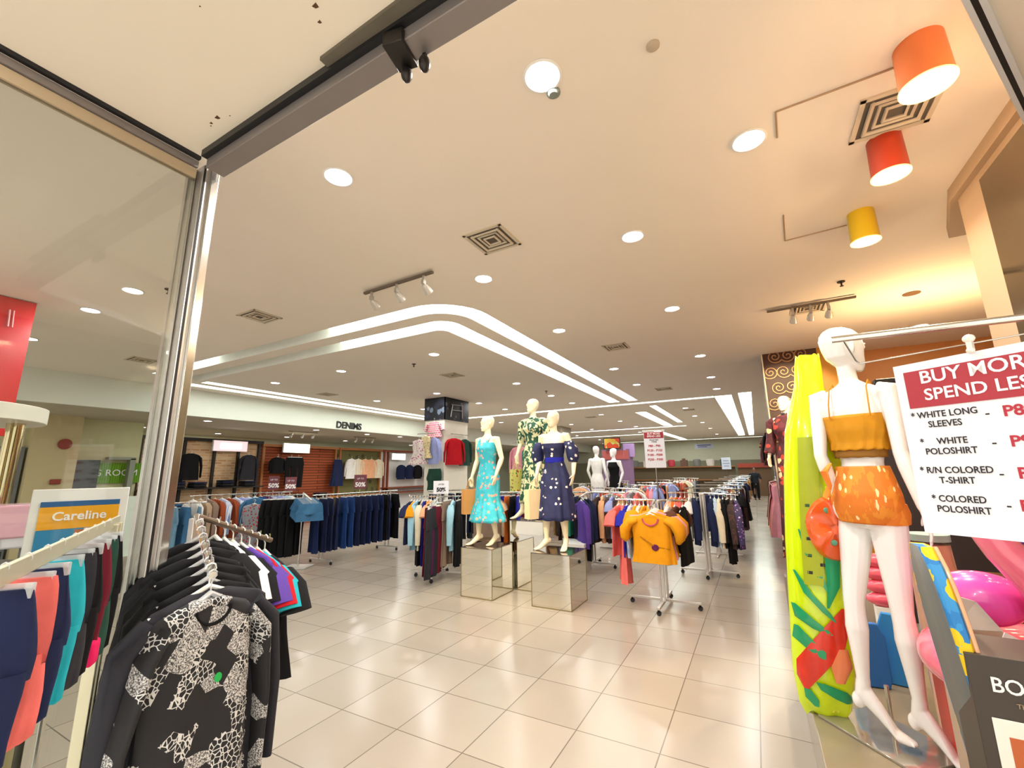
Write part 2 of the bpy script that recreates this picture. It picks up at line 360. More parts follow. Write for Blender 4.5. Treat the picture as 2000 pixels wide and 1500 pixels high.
# ------------------------------------------------------------------ ceiling fittings
def make_downlight():
    t = thing('downlight', 'x', 'ceiling light', (0, 0, H))
    MB().lathe([(.092, 0), (.096, -.006), (.084, -.010), (.078, -.004), (.078, 0)]).done('trim_ring', M_white, t)
    MB().cyl((0, 0, -.006), .076, .004, 24).done('lens', M_lens, t)
    return t
DL = None
downs = [(-.70, 1.62, 2, 'brightest round downlight, nearest the entrance track'), (-2.15, 1.62, 2, 'bright downlight above the steel entrance post side'), (-2.16, 3.36, 1.6, 'bright downlight just in front of the cove corner'),
 (.17, 2.6, 1.2, 'downlight left of the three coloured can lamps'), (-.68, 3.32, 1, 'downlight right of the large air vent'), (-.67, 5.2, 1, 'downlight third along the aisle side row')]
G = 'recessed round downlights in rows'
for y in (7.75, 9.75, 11.3): downs.append((-.62, y, 1, 'round downlight in the aisle side row beyond the cove'))
for x in (-2.15,):
    for y in (5.25, 7.9, 9.7): downs.append((x, y, .8, 'small downlight between the cove arm and the aisle row'))
for x in (-4.36, -6.55, -8.55):
    for y in (5.3, 8.1, 9.95, 11.4): downs.append((x, y, 1, 'small downlight inside the cove rectangle'))
for x in (-4.3, -5.4, -6.46, -8.5): downs.append((x, 1.75, 1.2, 'downlight seen through the left glass'))
for x in (-1.74, -4.46, -6.5, -8.46):
    for y in (14.4, 16.8, 19.4): downs.append((x, y, 1.3, 'small downlight beyond the cross cove'))
for x in (-1.7, -5, -8.4):
    for y in (22.5, 26.5): downs.append((x, y, 2.4, 'tiny downlight over the rear racks'))
downs += [(2.18, 7.67, 1, 'downlight behind the chrome sign rail'), (.9, 12, 1, 'x'), (2.2, 12, 1, 'x'), (2.2, 20, 2, 'x'), (1.2, 16, 1, 'x'), (1.3, 25, 2, 'x')]
cnt = {}
for x, y, pw, lab in sorted(downs, key=lambda q: q[1]) and downs:
    row = 'nearest the aisle' if -.8 < x < .3 else 'second from the aisle' if -2.3 < x < -1.6 else 'third from the aisle' if -4.6 < x < -4 else 'fifth from the aisle' if x < -8 else 'fourth from the aisle' if x < -5 else 'right of the aisle'
    cnt[row] = cnt.get(row, 0)+1
    if not lab.startswith(('bright', 'downlight left', 'downlight right', 'downlight behind')): lab = 'small round downlight, %s along the ceiling row %s' % (['first', 'second', 'third', 'fourth', 'fifth', 'sixth', 'seventh', 'eighth', 'ninth', 'tenth', 'eleventh', 'twelfth', 'thirteenth', 'fourteenth'][cnt[row]-1], row)
    if DL is None: DL = make_downlight(); o = DL; o.location = (x, y, H); o['label'] = lab
    else: o = dup(DL, (x, y, H), 0, lab)
    o['group'] = G
for o, (x, y, pw, lab) in zip([q for q in C.objects if q.name.startswith('downlight')], downs):
    area(o, (0, 0, -.012), .15, 9*pw, COL_COOL)
# downlights of the lower soffit
for i, (x, y, z) in enumerate([(-14.1, 5.23, 2.87), (-11.4, 5.49, 2.87), (-14.6, 7.37, 2.87), (-11.3, 8.4, 2.87), (-11.3, 10.35, 2.87), (-14.2, 11.9, 2.87), (-11.2, 11.8, 2.87), (-14.2, 15.7, 2.87), (-11.3, 15.5, 2.87), (-14.2, 9.4, 2.87), (-13.8, 3.4, 2.87), (-12, 1.2, 2.87), (-12.6, 20, 2.87)]):
    o = dup(DL, (x, y, z), 0, 'small downlight in the low denims ceiling, '+('first second third fourth fifth sixth seventh eighth ninth tenth eleventh twelfth thirteenth'.split()[i])+' of those behind the fascia', G)
    for ch in list(o.children):
        if ch.type == 'LIGHT': bpy.data.objects.remove(ch)
    area(o, (0, 0, -.012), .15, 11, COL_COOL)
# air vents
def make_vent(s=.36):
    t = thing('air_vent', 'x', 'vent', (0, 0, H))
    k = MB()
    for q, (a, b2) in enumerate(((1.0, .86), (.72, .62), (.5, .42), (.3, .23))):
        z = -.004-.006*(q % 2)
        for sgn in (-1, 1):
            k.box((sgn*s*(a+b2)/4, 0, z), (s*(a-b2)/2, s*a, .012), ry=sgn*.35*(q > 0)); k.box((0, sgn*s*(a+b2)/4, z), (s*a, s*(a-b2)/2, .012), rx=-sgn*.35*(q > 0))
    k.done('louvre', plain('vent_paint', 'cfc3ad', .6), t, False)
    MB().box((0, 0, -.001), (s*.88, s*.88, .004)).done('dark_throat', plain('throat_brown', '5f574c', .9), t)  # flat dark plate behind the louvres, no duct modelled
    return t
VT = make_vent(); VT.location = (-1.70, 2.78, H); VT['label'] = 'large square air vent in the middle of the ceiling'
for (x, y), lab in {(-5.04, 2.85): 'square air vent between the entrance post and the cove', (-8.6, 3.05): 'air vent seen through the left glass', (-5.04, 6.7): 'air vent inside the cove, above the pillar side',
                    (-1.7, 6.45): 'air vent above the reflection patches near the aisle', (-1.72, 10.6): 'small air vent far along the aisle ceiling', (-8.8, 6.77): 'small air vent close to the denims fascia',
                    (.87, 2.76): 'dusty square air vent beside the orange can lamp', (.76, 6.05): 'square air vent behind the spotlight cluster right of the aisle', (-1.7, 14.9): 'tiny air vent over the rear aisle', (-5, 14.9): 'tiny air vent over the rear racks'}.items():
    dup(VT, (x, y, H), 0, lab)
# small ceiling bits
def blob(name, lab, cat, x, y, z, r, h, mat):
    o = MB().lathe([(r, 0), (r, -h*.5), (r*.6, -h), (.001, -h)], 16).done(name, mat, None); o.location = (x, y, z); tag(o, lab, cat)
    return o
blob('smoke_detector', 'round grey smoke detector beside the brightest downlight', 'smoke detector', -.69, 1.73, H, .035, .02, plain('detector_grey', '7d8780', .6))
blob('cable_stub', 'small white disc on the ceiling right of the detector', 'ceiling cap', -.2, 1.73, H, .03, .012, plain('cap_paint', 'bcae98', .6))
def sprinkler(x, y, lab):
    t = thing('sprinkler', lab, 'sprinkler', (x, y, H)); MB().cyl((0, 0, -.008), .035, .008, 16).done('flange', M_dark_metal, t)
    MB().cyl((0, 0, -.05), .008, .05, 8).cyl((0, 0, -.052), .018, .004, 12).done('head', M_dark_metal, t)
sprinkler(-5.06, 1.92, 'dark sprinkler seen through the left glass'); sprinkler(.98, 5.32, 'dark sprinkler below the yellow can lamp'); sprinkler(-5.07, 5.62, 'dark sprinkler inside the cove rectangle')
sprinkler(-4.2, 9.3, 'far sprinkler above the tall mannequin')
blob('speaker_grille', 'dark oval ceiling grille right of the sprinkler', 'grille', 1.725, 6.12, H, .08, .012, plain('grille_brown', '6a5038', .8))
# paint scars and surface conduit on the ceiling
def conduit(lab, pts):
    k = MB()
    for a, b2 in zip(pts, pts[1:]):
        k.tube([(a[0], a[1], H-.004), (b2[0], b2[1], H-.004)], .005, 6)
    tag(k.done('cable_conduit', plain('conduit', 'a88c6c', .6), None), lab, 'conduit')
conduit('thin bent cable trunking running to the orange can lamp', [(.317, 2.66), (.302, 2.44), (.86, 2.42)])
conduit('thin bent cable running to the yellow can lamp', [(.391, 3.60), (.423, 4.05), (.84, 4.02)])
k = MB()
for i in range(26):
    cx, cy = rnd.choice([(-.75, .55), (-.95, .62), (-1.7, .75), (-.55, .6), (-1.2, .4)])
    x, y = cx+rnd.gauss(0, .05), cy+rnd.gauss(0, .04); s = rnd.uniform(.002, .009)
    if y < .84: k.prism([(x-s, y-s*.5), (x+s*1.4, y-s*.7), (x+s, y+s), (x-s*.4, y+s*.7)], 2.949, 2.951)
tag(k.done('paint_chips', plain('rust_scar', '5a4226', .9), None, False), 'brown chips and scars in the entrance soffit paint', 'paint damage', kind='stuff')
# coloured can lamps
def can_lamp(x, y, h, zb, col, lab, r=.088, pw=18):
    t = thing('can_lamp', lab, 'ceiling lamp', (x, y, zb))
    mat = plain('can_'+col, col, .45)
    MB().lathe([(r*.93, H-zb), (r, 0), (r*1.02, -.004), (r*.93, -.004), (r*.9, .02), (r*.84, H-zb-.01)], 36).done('shade', mat, t)
    MB().cyl((0, 0, .012), r*.88, .006, 28).done('lens', M_lens_warm, t)
    MB().lathe([(r*1.0, -.002), (r*1.06, -.004), (r*1.05, -.010), (r*.95, -.010), (r*.93, -.002), (r*1.0, -.002)], 36, cap=False).done('rim', emis('hot_rim', (1, .62, .25), .7), t)
    area(t, (0, 0, .008), r*1.6, pw, (1, .80, .58))
    pl = bpy.data.lights.new('bulb', 'POINT'); pl.energy = 6.5; pl.color = COL_WARM; pl.shadow_soft_size = .03
    po = bpy.data.objects.new('bulb', pl); C.objects.link(po); po.parent = t; po.location = (0, 0, -.05)  # extra point light below the rim, added to warm the ceiling
can_lamp(.855, 2.33, .2, 3.235, 'e07a42', 'orange cylindrical ceiling lamp, the nearest of three', .096, 12)
can_lamp(.865, 3.0, .2, 3.22, 'a5361c', 'rust red cylindrical ceiling lamp, the middle of three', .088, 9)
can_lamp(.90, 3.87, .2, 3.22, 'd8b512', 'yellow cylindrical ceiling lamp, the farthest of three', .088, 9)
# track spots
def track(x0, y0, x1, y1, n, lab, z=H-.03, warm=True, aim=(0, 1), first=.12, pw=8, beam=None):
    L = math.hypot(x1-x0, y1-y0); t = thing('track_light', lab, 'track light', (x0, y0, z), math.atan2(y1-y0, x1-x0))
    MB().box((L/2, 0, 0), (L, .03, .022)).done('rail', plain('track_brown', '6f6355', .5, .3), t)
    for i in range(n):
        x = first*L + (1-2*first)*L*i/max(1, n-1)
        k = MB(); k.cyl((x, 0, -.06), .014, .05, 10).box((x, 0, -.075), (.03, .035, .04)).tube([(x, 0, -.085), (x, .01, -.115)], .012, 8)
        sp = k.done('spotlight', plain('spot_grey', 'aba59a', .4, .4), t)
        a, b2 = Vector((x, .0, -.10)), Vector((x+.02*aim[0], .085*aim[1], -.15))
        k = MB(); k.tube([a, a.lerp(b2, .4), b2], [.018, .034, .042], 18); k.done('lamp_head', plain('spot_glass', 'c9c5bb', .25, .2), sp)
        if beam:
            tgt = Vector(beam[i % len(beam)]); sl = bpy.data.lights.new('bulb', 'SPOT'); sl.energy = pw; sl.color = (1, .80, .50); sl.spot_size = math.radians(44); sl.spot_blend = .4; sl.shadow_soft_size = .03
            lo = bpy.data.objects.new('bulb', sl); C.objects.link(lo); lo.parent = t; lo.location = b2 + Vector((0, .01, -.02))
            wd = tgt - (t.matrix_basis @ lo.location); lo.rotation_euler = (t.matrix_basis.to_3x3().inverted() @ wd).to_track_quat('-Z', 'Y').to_euler()
    return t
track(-3.39, 2.97, -2.46, 2.945, 3, 'track rail with three spotlights above the cove corner', pw=85, beam=[(-3.2, 5.1, 1.2), (-2.75, 4.75, 0), (-2.2, 5.0, 1.0)])
track(.32, 5.84, 1.18, 5.82, 3, 'track rail with a cluster of spotlights right of the aisle', first=.3, pw=190, beam=[(.5, 7.1, 1.6), (.6, 8.2, 2.4), (.5, 4.4, 1.6)])
track(1.91, 9.2, 2.79, 9.3, 3, 'track rail with spotlights behind the white sign rail', pw=220, beam=[(2.4, 6.3, 2.2), (3.4, 9, 2.0), (1.3, 8.3, 2.2)])
track(-12, 8.0, -11.9, 8.9, 3, 'small spot rail under the denims fascia, over the slatted wood unit', z=2.84)
track(-12.2, 10.6, -12.1, 11.5, 3, 'small spot rail under the denims fascia, over the pale shirts', z=2.84)

# ------------------------------------------------------------------ columns, wall units
k = MB(); k.box((-7.0, 9.1, H/2), (.62, 1.0, H)); structure('wall_pillar', k, plain('pillar_white', 'e6e2d2', .6))
pb = thing('poster_band', 'dark photographic poster band wrapped round the top of the white pillar', 'poster', (-7.0, 9.1, 3.16))
MP = spots('poster_photo', '14161f', ['6b7a8c', 'd8dde2', '3a4356', '2a2230', '8a3a2c'], 4.2, .30, second='232a3a')
MB().box((0, -.51, 0), (.66, .02, .57)).done('front_panel', MP, pb); MB().box((.32, 0, 0), (.02, 1.04, .57)).done('side_panel', spots('poster_photo_side', '15161a', ['3a3d42', '55585c'], 5, .22), pb)
k = MB()
for a, b2 in (((.335, -.25, .12), (.335, .25, .14)), ((.335, -.2, .12), (.335, -.28, -.2)), ((.335, .2, .13), (.335, .22, -.2)), ((.335, -.2, -.02), (.335, .2, 0))): k.tube([a, b2], .012, 6)
k.done('drawn_chair', plain('chalk', '9a9da2', .7), pb)
k = MB(); k.box((-7.4, 17.7, H/2), (.6, 1.2, H)); structure('wall_pillar_rear', k, plain('pillar_grey', '9c9480', .6))

def unit(name, lab, y0, y1, x, ztop, panel_mat, frame_mat, posts, shelves, cat='wall unit'):
    t = thing(name, lab, cat, (x, (y0+y1)/2, 0)); w_ = y1-y0
    MB().box((-.12, 0, ztop/2), (.06, w_, ztop)).done('back_panel', panel_mat, t)
    for p in posts: MB().box((-.04, p-(y0+y1)/2, ztop/2), (.08, .06, ztop)).done('post', frame_mat, t)
    for z in shelves: MB().box((.1, 0, z), (.42, w_, .04)).done('shelf', frame_mat, t, bevel=.004)
    MB().box((-.02, 0, ztop+.03), (.16, w_+.06, .08)).done('top_rail', frame_mat, t)
    return t
M_brickp = brick('pale_brick', 'd8a06a', 'f0cfa0', 'e8d4b0', 1, .24, .07, .012, rot=(PI/2, 0, PI/2))
M_brickp = brick('pale_brick2', 'c98f60', 'e8c79a', 'dcc7a4', 1, .24, .07, .012, mode='Object', rot=(0, PI/2, PI/2))
M_wood = brick('slat_wood', 'a8522a', '96451f', '5a2610', 1, 1.4, .09, .012, rot=(0, PI/2, PI/2))
M_wframe = plain('orange_wood', 'a86a34', .5); M_bframe = plain('black_frame', '1a1613', .5)
U1 = unit('brick_wall_unit', 'black framed wall unit with a pale brick back and a pink lightbox', 4.9, 7.95, -13.2, 2.52, M_brickp, M_bframe, (4.95, 5.9, 6.65, 7.3, 7.9), (1.25, .75))
U2 = unit('slatted_wall_unit', 'reddish slatted wood wall unit with a cream lightbox', 8.0, 10.75, -13.2, 2.45, M_wood, M_wframe, (8.05, 10.7), (.8,))
U3 = unit('shirt_wall_unit', 'olive wall bay hung with pale shirts', 10.85, 12.9, -13.2, 2.45, spots('olive_bay', '6d6a3a', ['8a8456', '4a4a2c'], 4, .3), M_wframe, (10.9, 12.85), (.8,))
U4 = unit('white_wall_unit', 'orange wood framed bay with a glowing white back panel', 13.0, 16.6, -13.2, 2.45, plain('bright_back', 'eeeeea', .6), plain('red_wood', '8e3f20', .5), (13.1, 13.3, 16.5), (.8, 1.0))
def lightbox(u, y, z, wy, hz, mat, lab, glow=None, gl_=None):
    t = thing('lightbox', lab, 'lightbox', (-13.1, y, z))
    MB().box((0, 0, 0), (.06, wy, hz)).done('box', plain('box_white', 'dddddd', .5), t); MB().box((.035, 0, 0), (.01, wy*.96, hz*.94)).done('face', mat, t)
    if glow: MB().box((.043, 0, 0), (.008, wy*.6, hz*.5)).done('glow_panel', glow, t)
lightbox(U1, 6.98, 2.4, .95, .30, emis('pink_face', 'e8c3c6', .7), 'pink lightbox with a white rounded centre on the brick unit', emis('white_face', 'ffffff', 2.2))
lightbox(U2, 9.05, 2.42, .95, .30, emis('cream_face', 'fff2d0', 2.2), 'cream lightbox on the slatted wood unit')
lightbox(U4, 13.75, 2.25, .8, .26, emis('white_face', 'ffffff', 2.2), 'white lightbox in the red wood bay')
# fitting room wall seen through the left glass
structure('wall_fitting_rooms', MB().box((-13.15, 2.2, 1.45), (.1, 5.4, 2.9)), plain('beige_green', 'd3d3a8', .7))
structure('wall_pillar_beige', MB().box((-12.9, 3.3, 1.45), (.5, .72, 2.9)), plain('beige_pillar', 'c7b78e', .7))
o = MB().box((-12.93, 2.65, 1.1), (.3, .5, 2.2)).done('grey_panel', plain('slate_panel', '6e7679', .6), None); tag(o, 'grey panel beside the beige pillar with the red disc', 'panel')
o = MB().box((-13.02, 3.93, .98), (.16, .42, 1.96)).done('door_1', plain('dark_door', '25302f', .5), None); o['kind'] = 'structure'
o = MB().cyl((0, 0, 0), .11, .03, 24).done('round_sign', plain('dull_red', '8c2f24', .5), None); o.location = (-12.64, 3.42, 2.27); o.rotation_euler = (0, PI/2, 0); tag(o, 'dark red disc high on the beige pillar', 'sign')
o = MB().box((0, 0, 0), (.05, .16, .1)).done('alarm_box', plain('dull_red', '8c2f24', .5), None, bevel=.01); o.location = (-12.62, 3.38, 1.5); tag(o, 'small red alarm box low on the beige pillar', 'alarm box')
t = thing('fitting_room_sign', 'bright green bamboo sign reading ROOM behind the left glass', 'sign', (-13.05, 4.5, 1.67))
MB().box((0, 0, 0), (.04, .95, .46)).done('board', bands('bamboo', ['6ba015', '9ccb2a', '4c7d0e', 'b8e04a'], 7, 'Y', 3), t)
lettering('G ROOM', .2, M_whiteink, t, (.03, -.02, 0), (PI/2, 0, PI/2))
t = thing('fitting_cabin', 'pale grey cabin frame beside the green sign', 'cabin', (-12.95, 4.7, 0))
MB().box((0, 0, 1.0), (.2, .1, 2.0)).done('jamb', plain('grey_frame', '8b9184', .5), t); MB().box((0, -.2, 2.0), (.2, .5, .06)).done('lintel', plain('grey_frame', '8b9184', .5), t)
# red banner column behind the glass
o = structure('wall_banner_column', MB().box((-7.0, .2, 1.1), (.55, 2.2, 2.2)), plain('pillar_white', 'e6e2d2', .6))
t = thing('red_banner', 'glossy red banner with outlined make-up drawings on the column behind the left glass', 'banner', (-6.7, .25, 2.72))
MB().box((0, 0, 0), (.06, 2.25, 1.44)).done('panel', plain('banner_red', 'c4161c', .25), t)
k = MB(); r2 = random.Random(3)
for yy, zz in ((.95, .5), (.7, .35), (.85, .1), (.6, -.1), (.9, -.25), (.7, -.45), (.95, -.6), (.4, .45), (.35, .1), (.45, -.35)):
    if r2.random() < .5:
        a = r2.random()*3; k.tube([(.034, yy+.09*math.cos(a), zz+.09*math.sin(a)), (.034, yy-.09*math.cos(a), zz-.09*math.sin(a))], .008, 5)
        k.tube([(.034, yy+.03+.09*math.cos(a), zz+.09*math.sin(a)), (.034, yy+.03-.09*math.cos(a), zz-.09*math.sin(a))], .006, 5)
    else: k.tube([(.034, yy+.06*math.cos(q*PI/6), zz+.06*math.sin(q*PI/6)) for q in range(13)], .007, 5)
k.done('line_drawings', plain('pale_pink', 'e6a5a5', .5), t)

# ------------------------------------------------------------------ garments
FAB = {n: fabric('cloth_'+n.replace(' ', '_'), h) for n, h in {
 'black': '0c0c0f', 'charcoal': '2c2c32', 'navy': '1a2346', 'denim blue': '1d3f78', 'light denim': '6a93ad', 'mid denim': '3c6c93', 'dark denim': '16264f', 'royal blue': '22259a',
 'sky blue': '9cc8dc', 'pale blue': 'b9cfe2', 'white': 'e9e7e2', 'ivory': 'e2d6bb', 'beige': 'b69c80', 'taupe': '8d7768', 'mustard': 'd9920f', 'orange': 'd86a1e', 'rust': '9c4a2a', 'brown': '5a3626',
 'coral': 'dd6a64', 'pink': 'e49aa8', 'rose': 'c0506e', 'red': 'b91420', 'maroon': '641426', 'plum': '5b1d4c', 'purple': '5a3f98', 'lilac': '9aa3d6', 'green': '2f8a68', 'dark green': '24483c', 'teal': '2b8797', 'grey': '8c8c90', 'peach': 'e8ae84', 'turquoise': '22a5b5', 'magenta': 'd01358'}.items()}
FAB['plaid'] = brick('cloth_plaid', 'd94a6a', 'e8899c', 'f6dde2', 1, .05, .05, .008, rot=(PI/2, 0, 0))
FAB['blue striped'] = bands('cloth_blue_stripe', ['dfe6f0', '7a93c8', 'c9d4ea'], 26, 'X')
FAB['red floral'] = spots('cloth_red_floral', '8a8f95', ['b01c1c', 'c8632a', '7a1018', 'd8b080'], 24, .36)
FAB['pink floral'] = spots('cloth_pink_floral', 'd9cfc8', ['a83a7a', '4a5a8a', 'c88a9c', '5a2a5a'], 22, .34)
FAB['cream floral'] = spots('cloth_cream_floral', 'd8c79a', ['8a7a4a', '4a3a2a', 'c8583a'], 24, .3)
FAB['zebra'] = bands('cloth_zebra', ['2a1d1c', 'd8c2b4', '4a2a26', 'b08474'], 12, 'X', 9)
FAB['leopard'] = spots('cloth_leopard', 'a8844e', ['2a1d14', '5a3a1e'], 45, .3)
FAB['purple floral'] = spots('cloth_purple_floral', '2e2350', ['8a5aa8', 'c8b0d8', '4a2a5a'], 26, .3)
FAB['maroon floral'] = spots('cloth_maroon_floral', '4a1a24', ['b83a2a', 'd8884a', 'e0c89a', '3f6a3a'], 9, .34, second='5e2230')
KLAB = {'tee': 'short sleeved top', 'blouse': 'long sleeved shirt', 'trousers': 'pair of trousers', 'jeans': 'pair of jeans', 'shorts': 'pair of shorts', 'dress': 'dress', 'tank': 'sleeveless top', 'skirt': 'skirt', 'jacket': 'jacket', 'leggings': 'pair of leggings', 'puff': 'puff sleeved top'}
KCAT = {'tee': 'shirt', 'blouse': 'shirt', 'trousers': 'trousers', 'jeans': 'jeans', 'shorts': 'shorts', 'dress': 'dress', 'tank': 'shirt', 'skirt': 'skirt', 'jacket': 'jacket', 'leggings': 'leggings', 'puff': 'shirt'}
KNAME = {'tee': 'shirt', 'blouse': 'shirt', 'trousers': 'trousers', 'jeans': 'jeans', 'shorts': 'shorts', 'dress': 'dress', 'tank': 'tank_top', 'skirt': 'skirt', 'jacket': 'jacket', 'leggings': 'leggings', 'puff': 'puff_sleeve_top'}
def ring(cx, z, a, b, n=28, folds=0, amp=0, ph=0, cy=0, tilt=0):
    o = []
    for k in range(n):
        t = 2*PI*k/n; f = 1 + amp*math.sin(folds*t+ph)
        o.append((cx + a*math.cos(t)*(1+.25*(f-1)), cy + b*math.sin(t)*f + amp*.12*a*math.sin(folds*.7*t+ph*2), z + tilt*math.cos(t)))
    return o
def body(k, prof, seed, folds=5, cx=0, n=28):
    r = random.Random(seed); ph = r.random()*6; rs = []
    z0, z1 = prof[0][0], prof[-1][0]
    full = []
    for (z, a, b), (z2, a2, b2) in zip(prof, prof[1:]):
        for q in range(4):
            u = q/4; full.append((z+(z2-z)*u, a+(a2-a)*u, b+(b2-b)*u))
    full.append(prof[-1])
    for z, a, b in full:
        u = (z-z0)/(z1-z0) if z1 != z0 else 0
        rs.append(ring(cx+.01*math.sin(u*4+ph), z+(0), a, b, n, folds, .10+.34*u, ph+u*1.2))
    k.loft(rs)
def garment_mb(kind, seed=0, s=1.0):
    k = MB(); r = random.Random(seed*13+5)
    if kind in ('tee', 'blouse', 'jacket', 'puff', 'tank'):
        L = {'tee': .62, 'blouse': .70, 'jacket': .68, 'puff': .50, 'tank': .62}[kind]*s
        th = .034 if kind != 'jacket' else .055
        a0 = .20 if kind != 'tank' else .14
        body(k, [(-.088, .062, .022), (-.100, .10, .027), (-.122, a0*.86, th*.8), (-.145, a0, th*.9), (-.2, .205 if kind != 'tank' else .18, th), (-.42, .205, th), (-.1-L, .225, th*1.15)], seed, 5)
        if kind != 'tank':
            for sg in (-1, 1):
                if kind == 'tee': k.tube([(sg*.16, 0, -.15), (sg*.235, 0, -.21), (sg*.285, .005, -.31)], [.05, .07, .075], 12, .42)
                elif kind == 'puff': k.tube([(sg*.15, 0, -.15), (sg*.235, -.005, -.17), (sg*.295, -.01, -.25), (sg*.30, -.01, -.33), (sg*.275, 0, -.37)], [.045, .085, .10, .085, .05], 14, .6)
                else:
                    d = r.uniform(-.02, .03)
                    k.tube([(sg*.165, 0, -.15), (sg*.225, 0, -.22), (sg*(.255+d), .012, -.45), (sg*(.26+d), .015, -.72*s)], [.045, .06, .05, .038], 12, .5)
    elif kind in ('trousers', 'jeans', 'leggings'):
        L = {'trousers': .95, 'jeans': .92, 'leggings': .86}[kind]*s; w_ = {'trousers': .2, 'jeans': .2, 'leggings': .15}[kind]
        body(k, [(-.085, w_*.9, .02), (-.12, w_*.95, .026), (-.3, w_*1.08, .036), (-.37, w_*1.05, .034)], seed, 4)
        for sg in (-1, 1):
            body(k, [(-.34, w_*.5, .034), (-.6, w_*.47, .036), (-.08-L, w_*(.46 if kind != 'leggings' else .3), .034)], seed+sg, 4, sg*w_*.52)
    elif kind == 'shorts':
        body(k, [(-.07, .17, .02), (-.1, .175, .026), (-.22, .2, .036), (-.25, .2, .036)], seed, 4)
        for sg in (-1, 1): k.loft([ring(sg*.105, z, a, .036, 20, 4, .1, 1) for z, a in ((-.23, .10), (-.3, .112), (-.36, .118))])
    elif kind == 'skirt':
        body(k, [(-.07, .16, .022), (-.1, .17, .03), (-.35, .21, .045), (-.62*s, .27, .06)], seed, 9)
    elif kind == 'dress':
        body(k, [(-.085, .06, .022), (-.11, .16, .028), (-.2, .18, .035), (-.42, .165, .035), (-.5, .19, .04), (-1.05*s, .28, .06)], seed, 7)
    return k
_gm = {}
def gmesh(kind, col, seed, s=1.0):
    key = (kind, col, seed % 3, s)
    if key not in _gm: _gm[key] = garment_mb(kind, seed % 3, s).mesh(KNAME[kind], FAB[col], True, 60)
    return _gm[key]
_hm = {}
def hmesh(kind, mat=None):
    mat = mat or M_hang_white; key = (kind, mat.name)
    if key in _hm: return _hm[key]
    k = MB()
    hook = [(0, .0, -.06)] + [(.018*math.sin(a), 0, -.018+.018*math.cos(a)+.0) for a in [PI*1.0+q*PI/6 for q in range(-1, 7)]]
    k.tube([(0, 0, -.075), (0, 0, -.036), (.018, 0, -.018), (.014, 0, -.004), (0, 0, .002), (-.014, 0, -.004), (-.018, 0, -.014)], .0028, 6)
    if kind == 'clip':
        k.box((0, 0, -.078), (.26, .006, .022)); k.box((-.115, 0, -.092), (.03, .02, .045)); k.box((.115, 0, -.092), (.03, .02, .045))
    else:
        k.tube([(-.17, 0, -.136), (-.09, 0, -.112), (0, 0, -.072), (.09, 0, -.112), (.17, 0, -.136)], [.005, .007, .009, .007, .005], 8)
        k.tube([(-.05, 0, -.088), (0, 0, -.112), (.05, 0, -.088)], .004, 6)
    _hm[key] = k.mesh('hanger', mat); return _hm[key]
CNT = {}
def hang(kind, col, loc, rz, where, seed=0, s=1.0, group=None, label=None, hmat=None):
    """one garment on its hanger; the hook sits on the rail at loc"""
    clip = kind in ('trousers', 'jeans', 'shorts', 'skirt', 'leggings')
    o = meshobj(KNAME[kind], gmesh(kind, col, seed, s), None, loc, rz)
    tag(o, label or '%s %s hanging on %s' % (col, KLAB[kind], where), KCAT[kind], group or 'clothes on '+where)
    meshobj('hanger', hmesh('clip' if clip else 'bar', hmat), o)
    return o
ORD = ['first', 'second', 'third', 'fourth', 'fifth', 'sixth', 'seventh', 'eighth', 'ninth', 'tenth', 'eleventh', 'twelfth', 'thirteenth', 'fourteenth', 'fifteenth', 'sixteenth', 'seventeenth', 'eighteenth']
def fill(p0, p1, specs, where, skew=0, jit=.12, s=1.0, hmat=None, arm=None):
    p0, p1 = Vector(p0), Vector(p1); d = p1-p0; a = math.atan2(d.y, d.x)+PI/2; n = len(specs)
    for i, sp in enumerate(specs):
        col, kind = sp.rsplit(' ', 1); q = p0 + d*((i+.5)/n)
        lab = '%s %s, %s on %s%s' % (col, KLAB[kind], ORD[i], 'the %s arm of ' % arm if arm else '', where)
        hang(kind, col, q, a+skew+rnd.gauss(0, jit), where, seed=rnd.randrange(3), s=s, hmat=hmat, label=lab)
def cross_rack(x, y, rz, lab, arms, h=1.2, span=.42, far=False, dim=(.4, .4)):
    """clothes rack: crossed foot bars on casters, paired uprights and sloping arms. arms: (angle, length, drop)"""
    t = thing('clothes_rack', lab, 'clothes rack', (x, y, 0), rz, 'metal clothes racks')
    fz = .0135 if far else .075
    MB().box((0, 0, fz), (dim[0]*2, .035, .025)).done('foot_bar', M_steel, t, bevel=.003); MB().box((0, 0, fz), (.035, dim[1]*2, .025)).done('foot_bar', M_steel, t, bevel=.003)
    if not far:
        for px, py in ((dim[0]-.02, 0), (.02-dim[0], 0), (0, dim[1]-.02), (0, .02-dim[1])):
            k = MB(); k.tube([(px, py-.008, .026), (px, py+.012, .026)], .026, 14); k.box((px, py, .05), (.02, .016, .03)); k.done('caster', M_black, t)
    for py in (-.10, .10):
        for px in (-.02, .02): MB().box((px, py, fz+(h-fz)/2), (.022, .022, h-fz)).done('upright', M_steel, t, bevel=.002)
    MB().box((0, 0, h-.012), (.07, .26, .024)).done('crosspiece', M_steel, t)
    out = []
    c0, s0 = math.cos(rz), math.sin(rz)
    for ang, L, drop in arms:
        a = Vector((.03*math.cos(ang), .1*math.sin(ang), h)); b = Vector((L*math.cos(ang), L*math.sin(ang), h-drop))
        k = MB(); k.tube([a, b], .013, 8); k.tube([b, b+Vector((0, 0, .03))], .012, 8); k.done('arm', M_chrome, t)
        f = lambda v: Vector((x+c0*v.x-s0*v.y, y+s0*v.x+c0*v.y, v.z+.016))
        out.append((f(a.lerp(b, .12)), f(b.lerp(a, .03))))
    return out
